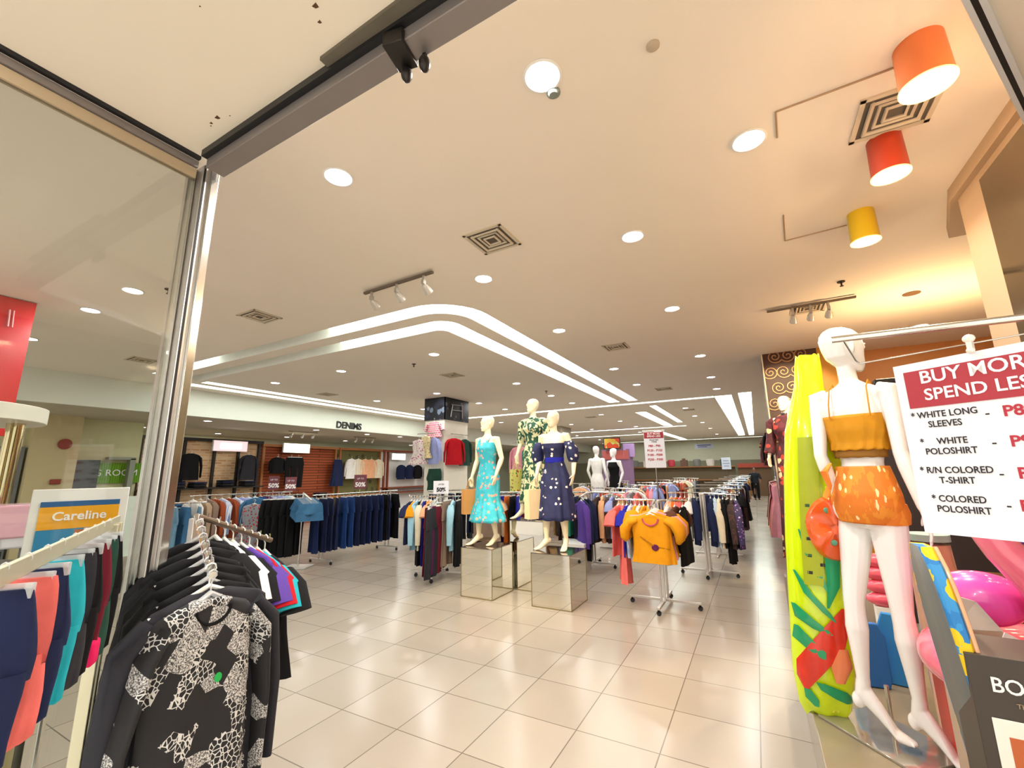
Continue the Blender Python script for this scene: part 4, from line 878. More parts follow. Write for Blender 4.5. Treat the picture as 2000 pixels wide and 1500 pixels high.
# paper bags
def paper_bag(x, y, z, rz, wx, wy, h, mat, lab, handle=.13, side=None):
    t = thing('paper_bag', lab, 'paper bag', (x, y, z), rz)
    k = MB(); k.loft([[(-wx/2, -wy/2, 0), (wx/2, -wy/2, 0), (wx/2+.004, 0, 0), (wx/2, wy/2, 0), (-wx/2, wy/2, 0), (-wx/2-.004, 0, 0)], [(-wx/2, -wy/2, h*.6), (wx/2, -wy/2, h*.6), (wx/2-.01, 0, h*.6), (wx/2, wy/2, h*.6), (-wx/2, wy/2, h*.6), (-wx/2+.01, 0, h*.6)], [(-wx/2, -wy/2.2, h), (wx/2, -wy/2.2, h), (wx/2-.02, 0, h), (wx/2, wy/2.2, h), (-wx/2, wy/2.2, h), (-wx/2+.02, 0, h)]])
    k.done('bag', mat, t, False)
    for sy in (-1, 1): MB().tube([(-wx*.25, sy*wy*.4, h-.02), (-wx*.12, sy*wy*.15, h+handle*.75), (0, 0, h+handle), (wx*.12, sy*wy*.15, h+handle*.75), (wx*.25, sy*wy*.4, h-.02)], .004, 6).done('handle', mat, t)
paper_bag(-3.55, 5.17, 1.0, .95, .22, .11, .33, M_kraft, 'brown paper bag in the hand of the turquoise dress mannequin', .14)
paper_bag(-2.52, 5.12, .98, 1.05, .24, .12, .36, M_kraft_pale, 'tan paper bag in the hand of the navy dress mannequin', .13)
paper_bag(-3.14, 5.80, 1.28, 1.2, .2, .1, .32, spots('yellow_print_bag', 'd9d070', ['b8442c', '4f7a3a', 'e8e0b0'], 22, .34), 'yellow and green patterned bag held by the tall mannequin', .14)
t = thing('display_box', 'low white display box behind the plinths', 'box', (-3.0, 6.9, 0)); MB().box((0, 0, .42), (1.1, .5, .06)).done('top', M_white, t, bevel=.005); MB().box((0, 0, .195), (1.0, .42, .39)).done('body', plain('box_grey', 'b9b9b4', .5), t)
# white mannequin pair behind
def far_mann(x, y, z0, rz, lab, dress, sc=1.0, mat=M_mannequin, arms=None):
    t = thing('mannequin', lab, 'mannequin', (x, y, z0), rz, 'smaller mannequins at the back'); t.scale = (sc, sc, sc)
    aR, aL = arms or std_arms()
    figure_body(t, mat, aR, aL, [(-.085, .0, .86), (-.09, -.02, .47), (-.09, .02, .115), (-.1, -1), .075, 0.0], [(.085, .01, .86), (.09, .0, .47), (.09, .05, .115), (.1, -1), .075, 0.0], voxel=.012)
    if dress: gown(t, dress, [(1.40, .15, .09, 0, 0, 0), (1.28, .16, .122, 0, -.02, .0), (1.19, .14, .10, 0, -.004, .0), (1.08, .117, .088, 0, 0, .0), (.9, .178, .122, 0, .01, .0), (.55, .17, .12, 0, 0, .02)], seed=1)
    return t
far_mann(-3.45, 10.55, .42, 2.9, 'white mannequin in a white dress over the far racks', FAB['white'])
far_mann(-3.08, 10.75, .36, -.5, 'white mannequin in a black dress beside the one in white', FAB['black'])
for x, y, h, lab in ((-3.45, 10.55, .42, 'white plinth under the mannequin in white'), (-3.08, 10.75, .36, 'white plinth under the mannequin in black')):
    t = thing('plinth', lab, 'plinth', (x, y, 0)); MB().box((0, 0, h/2), (.34, .3 if y < 10.6 else .16, h-.004)).done('block', M_white, t, bevel=.004)
# hanging price board
def price_board(x, y, z0, wd, ht, rz, lab, far=True):
    t = thing('price_board', lab, 'sign', (x, y, z0), rz)
    MB().box((0, 0, ht/2), (wd, .008, ht)).done('board', M_paper, t)
    MB().box((0, -.006, ht*.90), (wd*.96, .004, ht*.17)).done('red_header', M_red, t)
    lettering('BUY MORE\nSPEND LESS', wd*.13, M_whiteink, t, (0, -.010, ht*.905), UP, bold=.001)
    lettering('SELECTED\nITEMS', wd*.10, M_ink, t, (0, -.006, ht*.74), UP)
    for q, tx in enumerate(('P80 - P90', 'P120 - P150', 'P180 - P200', 'P250 - P300')): lettering(tx, wd*.15, M_redink, t, (0, -.006, ht*(.60-.125*q)), UP, bold=.0015)
    MB().box((0, 0, ht+.02), (wd*1.1, .02, .02)).done('clip_bar', M_chrome, t)
    return t
t = price_board(-1.70, 8.83, 1.60, .38, .70, .19, 'white price board with a red header standing above the racks')
MB().cyl((0, .02, -1.6), .010, 2.35, 8).done('stem', M_chrome, t); MB().cyl((0, .02, -1.6), .12, .02, 20).done('base', M_steel, t)
t = thing('price_board', 'small pale notice standing over the rear racks by the aisle', 'sign', (-1.0, 18.9, 0), .1)
MB().box((0, 0, 1.76), (.32, .01, .45)).done('board', plain('pale_notice', 'cfd8ea', .6), t); MB().cyl((0, .012, 0), .01, 1.76, 6).done('stem', M_chrome, t)
MB().box((0, -.008, 1.86), (.2, .006, .03)).box((0, -.008, 1.76), (.24, .006, .03)).box((0, -.008, 1.66), (.18, .006, .03)).done('blurred_lines', plain('grey_ink', '8a90a8', .5), t)
t = thing('hanging_sign', 'blue and white hanging sign near the back wall', 'sign', (-2.75, 30.2, 2.98)); MB().box((0, 0, 0), (1.1, .03, .3)).done('board', plain('sign_blue_white', 'c4cbe0', .5), t)
MB().box((0, -.02, .06), (.8, .012, .05)).box((-.1, -.02, -.04), (.55, .012, .04)).done('blurred_lines', plain('blue_ink', '3a4a9a', .5), t); MB().tube([(-.4, 0, .15), (-.4, 0, .5)], .01, 6).tube([(.4, 0, .15), (.4, 0, .5)], .01, 6).done('wire', M_chrome, t)
# rear shop: screen, kiosk, plants of trim
t = thing('wall_screen', 'lit orange and green picture screen on the purple rear kiosk', 'screen', (-5.7, 19.8, 2.78)); MB().box((0, 0, 0), (.78, .06, .52)).done('frame', M_black, t)
MB().box((0, -.035, 0), (.70, .01, .44)).done('picture', spots('screen_picture', 'd8b040', ['e0502a', 'd8882a', '6a9a3a', 'c8d06a'], 3.0, .5, second='c8d87a'), t)
t = thing('kiosk', 'purple and pink kiosk at the rear under the picture screen', 'kiosk', (-5.6, 20.2, 0))
MB().box((0, 0, 1.3), (1.3, .6, 2.4)).done('body', plain('kiosk_purple', '8a6a90', .6), t); MB().box((0, -.31, 2.25), (1.2, .04, .4)).done('fascia_panel', plain('kiosk_pink', 'c0605a', .6), t); MB().box((.55, -.02, 2.45), (.5, .5, .6), rz=.3).done('side_wing', plain('kiosk_lilac', 'a98ac0', .6), t); MB().box((0, 0, .05), (1.3, .6, .1)).done('kick', M_black, t)
wl = random.Random(11)
for i in range(10):     # goods standing on the top shelves along the back wall
    x = -8.5 + i*.76; kk2 = i % 3
    col = ['c23a4a', '6a4a3a', '7a7a78', 'e0d8d0', '3a4a5a'][i % 5]
    o = (MB().lathe([(.001, 0), (.2, .02), (.24, .3), (.2, .42), (.05, .45), (.001, .45)], 16) if kk2 else MB().box((0, 0, .2), (.4, .3, .4)).box((0, 0, .45), (.2, .1, .1))).done('bag_on_shelf', plain('bagcol_'+col, col, .6), None)
    o.location = (x, 29.4, 1.72); tag(o, ['dark', 'brown', 'grey', 'pale', 'slate'][i % 5]+[' boxy bag', ' round bag', ' round bag'][kk2]+' on the top shelf by the rear wall, '+['first', 'second', 'third', 'fourth', 'fifth', 'sixth', 'seventh', 'eighth', 'ninth', 'tenth'][i]+' from the left', 'bag', 'bags on the rear shelf')
t = thing('shelf_run', 'long brown shelf run along the rear wall', 'shelf', (-5.15, 29.5, 0)); MB().box((0, 0, 1.69), (8.1, .5, .05)).done('top_shelf', M_wframe, t); MB().box((0, .2, .85), (8.1, .08, 1.65)).done('back_panel', plain('shelf_back', '6c6048', .7), t); MB().box((0, 0, .9), (8.1, .5, .05)).done('shelf', M_wframe, t)
t = thing('red_gondola', 'red topped gondola at the far end of the aisle', 'shelf', (-.9, 29.2, 0)); MB().box((.8, 0, 1.72), (1.7, .5, .25)).done('top_panel', plain('gondola_red', '9a3a26', .6), t); MB().box((.8, .1, .8), (1.7, .4, 1.6)).done('body', plain('gondola_body', '6a5038', .7), t)
hang('blouse', 'green', (-4.6, 9.3, 2.25), .3, '', 1, 1.0, group='x', label='green shirt hanging high left of the white mannequins')
hang('blouse', 'pink', (-5.0, 9.4, 2.25), .1, '', 0, 1.0, group='x', label='pink shirt hanging high beside the green one')
bpy.data.objects[-1] if False else None
t = thing('tall_stand', 'tall chrome stand with two shirts left of the white mannequins', 'clothes rack', (-4.8, 9.35, 0)); MB().cyl((0, 0, 0), .16, .02, 20).done('base', M_steel, t); MB().cyl((0, 0, .02), .014, 2.24, 10).done('pole', M_chrome, t); MB().tube([(-.4, .03, 2.262), (.4, -.03, 2.262)], .012, 8).done('bar', M_chrome, t)
for o in C.objects:
    if o.get('group') == 'x': del o['group']

# person in the aisle
t = thing('person', 'person in dark clothes standing far down the aisle', 'person', (-.12, 25.6, 0), .2); t.scale = (.92, .92, .92)
figure_body(t, plain('skin', '8a5f48', .6), [(-.185, 0, 1.405), (-.29, .03, 1.16), (-.30, -.12, .98), (.5, -.6, -.3)], [(.185, 0, 1.405), (.26, .03, 1.14), (.24, -.1, .95), (-.1, -.3, -1)], [(-.085, .0, .86), (-.10, -.06, .47), (-.11, -.08, .09), (-.1, -1), .0, 0.0], [(.085, .01, .86), (.10, .02, .47), (.11, .12, .09), (.1, -1), .0, 0.0], voxel=.014)
gown(t, fabric('cloth_dark_shirt', '20262e'), [(1.46, .07, .06, 0, 0, 0), (1.42, .175, .09, 0, 0, 0), (1.3, .19, .12, 0, -.01, .0), (1.1, .165, .11, 0, 0, .01), (.88, .19, .13, 0, .005, .02)], name='shirt', n=36)
for sg in (-1, 1):
    MB().tube([(sg*.15, 0, 1.40), (sg*.2, 0, 1.38), (sg*.28, .03, 1.16), (sg*.285, 0, 1.10)], [.06, .07, .06, .055], 12).done('sleeve', FAB['charcoal'], t)
    MB().tube([(sg*.08, 0, .93), (sg*.10, -.02 if sg < 0 else .01, .47), (sg*.11, -.06 if sg < 0 else .1, .1)], [.11, .08, .07], 12).done('trouser_leg', fabric('cloth_dark_trousers', '14181c'), t)
    MB().ell((sg*.11, -.13 if sg < 0 else .06, .04), (.045, .12, .04), 12, 8).done('shoe', M_black, t)
MB().ell((0, .02, 1.665), (.082, .105, .095), 16, 10).done('hair', plain('hair_black', '15110f', .7), t)

# ------------------------------------------------------------------ right hand side: column, gowns, display platform
structure('wall_pillar_brown', MB().box((.67, 8.68, H/2), (.76, .86, H)), plain('pillar_brown', '4a2718', .5))
scw = thing('scroll_decoration', 'copper scroll decoration on the dark brown column beside the aisle', 'wall decoration', (0, 8.232, 0))
for iz in range(12):
    for ix in range(4):
        cx, cz = .38+ix*.185+(.09 if iz % 2 else 0), .5+iz*.262; sg = 1 if (ix+iz) % 2 else -1
        if cx < 1.0: MB().tube([(cx+sg*(.012+.0042*q)*math.cos(q*.5), 0, cz+(.012+.0042*q)*math.sin(q*.5)) for q in range(0, 25)], .009, 5, 1).done('scroll', plain('copper_scroll', 'c08a58', .4, .3), scw)
structure('trim_21', MB().box((.285, 8.24, H/2), (.02, .02, H)), plain('pale_edge', 'd8c8a8', .5))
structure('wall_gold_panel', MB().box((1.22, 8.5, H/2), (.34, .5, H)), plain('gold_panel', 'c8871c', .45))
structure('wall_dark_cabinet', MB().box((2.0, 6.3, 1.23), (1.7, .3, 2.46)), plain('dark_wood', '2c1712', .4))
structure('ceiling_orange_bay', MB().box((2.6, 9.0, 3.0), (2.4, .2, .9)), plain('orange_bay', 'd08a48', .6))
t = thing('spot_table', 'brown low table behind the right mannequins, under the sign', 'table', (1.75, 4.6, 0)); MB().box((0, 0, .72), (1.1, .7, .05)).done('table_top', plain('table_brown', '7a5230', .5), t, bevel=.01)
for sx in (-1, 1):
    for sy in (-1, 1): MB().box((sx*.5, sy*.3, .345), (.05, .05, .69)).done('leg', M_wframe, t)
# wall garments beyond the column, along the aisle
wl2 = 'the tall wall rail beyond the brown column'
a0, a1 = (.42, 9.3, 2.35), (.42, 13.6, 2.35)
k = MB(); k.tube([(a0[0], a0[1], 2.335), (a1[0], a1[1], 2.335)], .012, 8)
for yy in (9.3, 11.4, 13.6): k.tube([(.42, yy, 0.0), (.42, yy, 2.33)], .014, 8)
tag(k.done('tall_rail', M_chrome, None), 'tall chrome rail of hanging dresses just beyond the brown column', 'clothes rack')
fill(a0, a1, [q for q in ('black blouse', 'maroon blouse', 'brown tee', 'black blouse', 'beige blouse', 'navy blouse', 'rust tee', 'black tee', 'maroon blouse', 'grey blouse', 'black blouse', 'brown blouse')], wl2, s=.9)
wl3 = 'the low wall rail beyond the brown column'
k = MB(); k.tube([(.40, 9.3, 1.335), (.40, 13.6, 1.335)], .012, 8)
tag(k.done('low_rail', M_chrome, None), 'lower chrome rail of pink and peach dresses just beyond the brown column', 'clothes rack')
fill((.40, 9.35, 1.35), (.40, 13.5, 1.35), ['pink dress', 'peach dress', 'pink dress', 'rose dress', 'peach dress', 'maroon dress', 'black dress', 'pink dress', 'beige dress', 'black dress', 'brown dress'], wl3, s=.98)
# maroon gown mannequin
def pedestal(x, y, h, w_, lab, mat=M_wframe):
    t = thing('pedestal', lab, 'pedestal', (x, y, 0)); MB().box((0, 0, h-.02), (w_, w_, .04)).done('top', mat, t)
    for sx in (-1, 1):
        for sy in (-1, 1): MB().box((sx*(w_/2-.03), sy*(w_/2-.03), (h-.04)/2), (.05, .05, h-.04)).done('leg', mat, t)
pedestal(.44, 7.15, .80, .34, 'slim pedestal under the maroon floral gown')
t = thing('mannequin', 'pale mannequin in a long maroon floral gown in front of the brown column', 'mannequin', (.44, 7.15, .82), -.5, 'gown mannequins by the brown column')
figure_body(t, plain('peach_fibreglass', 'f2dcc6', .35), *std_arms(), [(-.085, .0, .86), (-.09, -.02, .47), (-.09, .02, .115), (-.1, -1), .075, 0.0], [(.085, .01, .86), (.09, .0, .47), (.09, .05, .115), (.1, -1), .075, 0.0], voxel=.009, face=True)
MF = FAB['maroon floral']
gown(t, MF, [(1.47, .06, .058, 0, .01, 0), (1.44, .13, .075, 0, 0, 0), (1.38, .185, .10, 0, -.002, 0), (1.28, .17, .125, 0, -.02, .01), (1.08, .125, .095, 0, 0, .02), (.89, .185, .13, 0, .01, .04), (.4, .20, .16, 0, 0, .08), (-.45, .24, .2, 0, 0, .1)], seed=9)
for sg in (-1, 1): MB().tube([(sg*.15, 0, 1.41), (sg*.205, 0, 1.38), (sg*.25, .03, 1.14), (sg*.27, -.03, .95)], [.06, .07, .065, .07], 14).done('sleeve', MF, t)
MB().lathe([(.052, 1.50), (.056, 1.49), (.056, 1.47), (.05, 1.465)], 20, cap=False).done('collar', M_black, t)
# second head behind the neon bag
pedestal(.50, 4.45, .70, .3, 'slim pedestal behind the neon yellow package', M_steel)
t = thing('mannequin', 'white mannequin in a striped top half hidden behind the neon yellow package', 'mannequin', (.50, 4.45, .72), -.6, 'gown mannequins by the brown column')
figure_body(t, M_mannequin, *std_arms(), [(-.085, .0, .86), (-.09, -.02, .47), (-.09, .02, .115), (-.1, -1), .075, 0.0], [(.085, .01, .86), (.09, .0, .47), (.09, .05, .115), (.1, -1), .075, 0.0], voxel=.009)
gown(t, bands('cloth_zebra_mono', ['17171a', 'e8e6e2'], 14, 'Z', 5), [(1.455, .07, .062, 0, .01, 0), (1.43, .14, .075, 0, 0, 0), (1.38, .178, .10, 0, -.002, .0), (1.28, .165, .122, 0, -.02, .01), (1.08, .122, .092, 0, 0, .02), (.8, .185, .13, 0, .01, .04)], seed=3)

# display platform
k = MB(); k.box((.74, 2.62, .20), (1.26, 2.68, .40))
o = k.done('display_platform', plain('platform_stone', '8c8068', .22, var=.08, scale=5), None, False, bevel=.004); tag(o, 'grey brown stone display platform at the right of the entrance', 'platform')
t = thing('floor_plate', 'clear square base plate under the white swimwear mannequin', 'base plate', (.38, 2.68, .401), -.85)
MB().box((0, 0, .005), (.42, .30, .010)).done('plate', plain('smoky_plate', 'b4aea0', .05, .6, var=.05), t, bevel=.002); MB().cyl((-.06, .1, .01), .009, .16, 12).done('rod', M_chrome, t)
# swimwear mannequin
t = thing('mannequin', 'glossy white mannequin seen from behind in a mustard crop top and orange leaf print shorts', 'mannequin', (.437, 2.61, .402)); t.scale = (.82, .88, 1)
def sm(a, b, z): u = min(1, max(0, (z-a)/(b-a))); return u*u*(3-2*u)
twf = lambda z: math.radians(128 + 26*sm(1.0, 1.35, z))
lf = lambda z: V(.012*sm(.9, 1.5, z)-.01*sm(1.4, 1.6, z), 0, .10)
figure_body(t, M_mannequin, [(.157, -.10, 1.505), (.148, -.14, 1.22), (.185, -.17, .99), (.12, -.05, -1)], [(-.150, .085, 1.505), (-.185, .03, 1.22), (-.125, .04, .99), (.35, .1, -1)],
    [(.058, -.060, .96), (.055, -.035, .55), (.065, -.02, .18), (.85, -.6), .085, 0.002], [(-.050, .060, .96), (-.135, .03, .56), (-.150, .03, .21), (.92, -.38), .115, 0.03],
    head_yaw=math.radians(122), hs=1.22, tw=lambda z: twf(z), lean=lf, voxel=.0055, hands=(.25, .25), palm=(V(-1, .2, 0), V(1, -.2, 0)))
TW2 = lambda z: twf(z-.10)
MU = fabric('mustard_swim', 'c98a12', .6)
gown(t, MU, [(1.405, .165, .102, 0, -.008, .0), (1.33, .156, .118, 0, -.014, .015), (1.28, .146, .106, 0, -.008, .03), (1.24, .150, .108, 0, -.004, .05)], name='crop_top', tw=TW2, folds=16)
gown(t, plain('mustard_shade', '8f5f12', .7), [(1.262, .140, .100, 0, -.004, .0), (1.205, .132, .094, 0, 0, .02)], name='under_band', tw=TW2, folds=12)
k = MB()
for sg in (-1, 1):
    pts = [rot(V(sg*x, y, z), twf(z-.1)) + lf(z-.1) - V(0, 0, .1) for x, y, z in ((.098, .092, 1.39), (.095, .096, 1.46), (.09, .066, 1.535), (.088, .01, 1.565), (.09, -.06, 1.53), (.095, -.105, 1.44))]
    k.tube(pts, .006, 8, .6)
k.done('strap', MU, t)
LP = spots('leaf_swim', 'd8761a', ['f6d9a0', 'f2b860', 'd8761a', 'f0c878'], 13, .24, stretch=(2.6, 1, 1), second='e08a24')
gown(t, LP, [(1.165, .132, .094, 0, .002, .0), (1.12, .150, .104, 0, .006, .01), (1.04, .174, .128, 0, .014, .01), (.99, .178, .132, 0, .014, .01), (.955, .172, .130, 0, .012, .01), (.915, .15, .118, 0, .010, .0)], name='swim_shorts', tw=TW2, folds=12)
for hp, kn in ((V(.058, -.060, .96), V(.055, -.035, .55)), (V(-.050, .060, .96), V(-.135, .03, .56))):
    k = MB(); k.tube([hp+V(0, 0, .04), hp, hp.lerp(kn, .10)], [.092, .102, .096], 24); k.done('leg_opening', LP, t)
k = MB(); k.tube([V(-.15, -.03, 1.18), V(-.19, -.05, 1.14), V(-.175, -.06, 1.08), V(-.2, -.05, 1.02)], [.012, .026, .018, .022], 10, .5); k.done('side_tie', LP, t)
# neon package
neon = thing('beach_float_package', 'tall neon yellow packaged beach float with green leaves and a red flower print', 'beach toy', (.16, 2.78, .40), .0); neon.scale = (.88, 1, 1)
NE = plain('neon_film', 'd4ee08', .18, coat=.8, var=.12, scale=6)
cl = lambda z: V(.17*(z/1.76), 0, z)
k = MB(); rs = []
for z, w_, d in ((0, .09, .02), (.05, .12, .05), (.2, .145, .065), (.5, .15, .07), (.8, .155, .075), (1.1, .15, .07), (1.35, .135, .06), (1.5, .10, .045), (1.6, .075, .03), (1.70, .07, .02), (1.76, .062, .008)):
    rs.append([cl(z)+V(w_*math.cos(a), d*math.sin(a)*(1+.12*math.sin(3*a+z*9)), .012*math.sin(5*a)) for a in [2*PI*q/32 for q in range(32)]])
k.loft(rs); k.done('film', NE, neon)
M_leafg = plain('leaf_green', '0f9a62', .3, coat=.5); M_leafr = plain('flower_red', 'd6280f', .3, coat=.6, var=.25, scale=20); M_shade = plain('olive_print', 'a4b010', .35)
def surf(x, z, off=.006):
    import bisect
    zz = [0, .05, .2, .5, .8, 1.1, 1.35, 1.5, 1.6, 1.7, 1.76]; ww = [.09, .12, .145, .15, .155, .15, .135, .1, .075, .07, .062]; dd = [.02, .05, .065, .07, .075, .07, .06, .045, .03, .02, .008]
    i = min(9, max(0, bisect.bisect(zz, z)-1)); u = (z-zz[i])/(zz[i+1]-zz[i]); w_ = ww[i]+(ww[i+1]-ww[i])*u; d = dd[i]+(dd[i+1]-dd[i])*u
    x = max(-.97*w_, min(.97*w_, x)); return cl(z)+V(x, -d*1.13*math.sqrt(1-(x/w_)**2)-off, 0)
def patch(name, mat, pts, wd, nx=5):
    k = MB(); rs = []
    for (x, z), w_ in zip(pts, wd): rs.append([surf(x-w_+2*w_*q/(nx-1), z) for q in range(nx)] + [surf(x+w_-2*w_*q/(nx-1), z, .003) for q in range(nx)])
    k.loft(rs); return k.done(name, mat, neon, True, sharp=60)
for pts, wd in ([((-.09, .86), (-.05, .74), (.0, .64), (.04, .56)), (.004, .014, .014, .004)], [((.03, .84), (.06, .72), (.06, .6), (.03, .5)), (.006, .035, .03, .005)], [((-.12, .66), (-.06, .56), (.02, .48), (.06, .44)), (.006, .02, .018, .005)],
                [((-.13, .50), (-.08, .44), (-.01, .40), (.04, .38)), (.01, .045, .035, .008)], [((-.12, .40), (-.09, .34), (-.03, .30), (.0, .27)), (.01, .05, .04, .008)], [((-.02, .16), (.04, .13), (.09, .10), (.11, .08)), (.02, .06, .045, .015)], [((-.08, .12), (-.06, .08), (-.04, .05)), (.015, .03, .01)]):
    patch('leaf_print', M_leafg, pts, wd)
patch('flower_print', M_leafr, ((.11, .50), (.07, .42), (.02, .33), (-.05, .24), (-.08, .17), (-.085, .12)), (.02, .055, .08, .075, .045, .01))
patch('flower_print', plain('flower_pink', 'f08a5a', .3, coat=.5), ((.09, .32), (.08, .24), (.07, .17)), (.02, .05, .02))
patch('care_panel', M_shade, ((-.03, 1.32), (-.03, 1.1), (-.03, .8), (-.03, .6)), (.045, .05, .05, .045))
for i in range(9): patch('care_mark', M_ink if i % 3 else plain('dark_green_ink', '2a4a1c', .5), (((-.045+.06*(i % 2)), .97-.04*i), ((-.045+.06*(i % 2)), .985-.04*i)), (.012, .012), 3)
t = thing('swim_ring', 'orange and red inflated swim ring bag hanging beside the neon package', 'beach toy', (.30, 2.70, 1.27), .15)
k = MB(); k.loft([[V(r_*math.cos(a), y+.015*math.sin(3*a), r_*1.35*math.sin(a)) for a in [2*PI*q/28 for q in range(28)]] for r_, y in ((.02, -.035), (.07, -.045), (.105, -.03), (.115, 0), (.10, .03), (.02, .04))])
k.done('bag', plain('orange_film', 'ea5a14', .22, coat=.7, var=.3, scale=7), t)
for px, pz in ((-.03, .09), (-.02, -.06)): MB().ell((px, -.046, pz), (.014, .004, .014), 12, 6).done('valve', plain('valve_green', '5a9a7a', .4), t)
k = MB(); k.tube([(0, 0, .14), (0, .01, .2)], .01, 6); k.done('hang_tab', NE, t)
# price board close to the camera with its rail
t = thing('sign_rail', 'chrome rail with a wire hanger carrying the big price sign', 'rail', (.23, 1.50, 1.927))
MB().tube([(0, 0, 0), (.85, 0, -.012)], .0095, 18).done('tube', M_chrome, t); MB().tube([(.83, 0, -.02), (.83, 0, -1.527)], .012, 14).done('pole', M_chrome, t)
MB().box((.83, 0, -1.522), (.16, .16, .01)).done('foot', M_steel, t)
MB().tube([(.028, 0, -.005), (.048, 0, -.068), (.055, 0, -.078), (.065, -.002, -.077), (.42, -.01, -.045)], .0022, 8).done('wire', M_chrome, t)
sg = thing('price_board', 'large white BUY MORE SPEND LESS price sign close at the right', 'sign', (.462, 1.378, 1.405), -.70)
MB().box((0, 0, .21), (.297, .0025, .42)).done('sheet', M_paper, sg); MB().box((.008, -.0022, .352), (.272, .0015, .094)).done('red_header', plain('header_red', 'a8303c', .5, var=.02), sg)
for tx, z, sz in (('BUY MORE', .378, .044), ('SPEND LESS', .334, .040)): lettering(tx, sz, M_whiteink, sg, (.008, -.0036, z), UP, depth=.0003, bold=.0006, sx=.98)
for a, z in (('* WHITE LONG', .285), ('SLEEVES', .261), ('*     WHITE    ', .219), ('POLOSHIRT', .195), ('* R/N COLORED', .150), ('T-SHIRT', .126), ('* COLORED  ', .083), ('POLOSHIRT', .059)): lettering(a, .0215, M_ink, sg, (-.066, -.0022, z), UP, depth=.0003, bold=.0003, sx=.85)
for a, z in (('P80.00', .276), ('P90.00', .210), ('P90.00', .142), ('P120.00', .074)): lettering('-', .026, M_ink, sg, (.012, -.0022, z), UP, depth=.0003, bold=.0003); lettering(a, .033, M_redink, sg, (.082, -.0022, z), UP, depth=.0003, bold=.0008)
cp = MB().ell((0, 0, 0), (.014, .010, .012), 14, 10).box((0, 0, -.02), (.012, .012, .03)).ell((0, -.004, -.034), (.010, .008, .008), 12, 8).done('clip', plain('clip_clear', 'e8e0d8', .15, coat=.6), sg); cp.location = (.01, -.002, .452); cp.scale = (.85, .85, .85)

# floats and boxes on the platform
fl = thing('flamingo_float', 'pink inflated flamingo swim ring', 'beach toy', (.86, 2.42, .402), .1)
PK = plain('pink_vinyl', 'f2738c', .2, coat=.8, var=.04); PK2 = plain('magenta_vinyl', 'e455b4', .25, coat=.7, var=.04)
k = MB(); k.loft([[V((.28+.1*math.cos(b))*math.cos(a), (.24+.1*math.cos(b))*math.sin(a), .44+.09*math.sin(b)) for b in [2*PI*q/20 for q in range(20)]] for a in [2*PI*j/40 for j in range(41)]], cap=False); k.done('ring_tube', PK, fl)
k = MB(); k.tube([(.02, -.10, .46), (.06, -.10, .56), (.02, -.1, .66), (-.04, -.1, .76), (-.12, -.1, .86), (-.17, -.1, .96), (-.15, -.1, 1.05), (-.08, -.1, 1.07), (-.02, -.1, 1.02)], [.13, .12, .095, .072, .056, .050, .052, .05, .04], 20); k.done('neck', PK, fl)
k = MB(); k.tube([(-.02, -.1, 1.03), (.03, -.1, .99), (.03, -.1, .95)], [.035, .025, .005], 12); k.done('beak', M_black, fl)
k = MB(); k.loft([[V(-.04+.028*math.cos(a)*s2, -.20-.004*s2, .66+.045*math.sin(a)*s2) for a in [2*PI*q/18 for q in range(18)]] for s2 in (1, .85)]); k.done('handle_pad', plain('pale_pad', 'eec9a8', .3, coat=.5), fl)
k = MB(); k.ell((-.16, .04, .66), (.15, .09, .10), 20, 12); k.done('wing', PK2, fl)
k = MB(); k.ell((.02, -.32, .46), (.09, .05, .04), 16, 10); k.done('yellow_print', plain('yellow_vinyl', 'f2cf20', .25, coat=.6), fl)
MB().box((0, 0, .17), (.56, .5, .34)).done('base_box', plain('red_box', 'c43a2a', .4), fl)
bx = thing('speaker_box', 'dark brown cardboard box printed BORA BORA with a white device', 'box', (.665, 1.98, .402), -.06)
MB().box((0, 0, .31), (.36, .22, .62)).done('carton', plain('box_brown', '3d342c', .5, var=.05), bx, bevel=.002)
lettering('BORA BORA', .055, M_whiteink, bx, (.0, -.1125, .545), UP, depth=.0005, bold=.0006, sx=.9); lettering('THE BEVERAGE COOLER', .017, plain('tan_ink', 'a8906c', .5), bx, (.0, -.1125, .50), UP, depth=.0004)
k = MB(); k.box((-.05, -.1125, .34), (.2, .003, .24)); k.done('printed_device', plain('device_white', 'e8e4da', .4), bx, bevel=.02)
MB().box((-.08, -.1145, .375), (.085, .002, .085)).done('printed_screen', plain('screen_orange', 'b85a24', .4), bx); MB().box((-.045, -.1145, .275), (.035, .002, .05)).done('printed_button', plain('button_red', 'c8452c', .4), bx); MB().box((-.095, -.1145, .28), (.03, .002, .035)).done('printed_button', plain('button_grey', '9aa4a8', .4), bx)
bb = thing('body_board', 'blue and yellow patterned bodyboard standing on edge, wrapped in film', 'beach toy', (.548, 2.03, .402), 0)
k = MB(); rs = []
for z in [q*.9/16 for q in range(17)]:
    w_ = .14*math.sqrt(max(.02, 1-((z-.40)/.52)**4)); x = -.085*(z/.88)
    rs.append([(x-.010, -w_, z), (x+.014, -w_, z), (x+.022, -w_+.012, z), (x+.022, w_, z), (x-.018, w_, z), (x-.018, -w_+.012, z)])
k.loft(rs); k.done('board', spots('board_print', '2a7fc4', ['e8c81c', '2a6ab4', '58a8dc', 'e8c81c', '3aa89a'], 13, .5, second='3a94d4'), bb)
k = MB(); k.loft([[(r[5][0]-.002, r[5][1], r[5][2]), (r[5][0]-.002, -r[5][1]-.002, r[5][2])] for r in rs], closed=False, cap=False); o = k.done('painted_shade_side', plain('shadow_grey', '6a6a66', .6), bb); m = o.modifiers.new('t', 'SOLIDIFY'); m.thickness = .003  # shadow on the board's left side put into a grey sheet
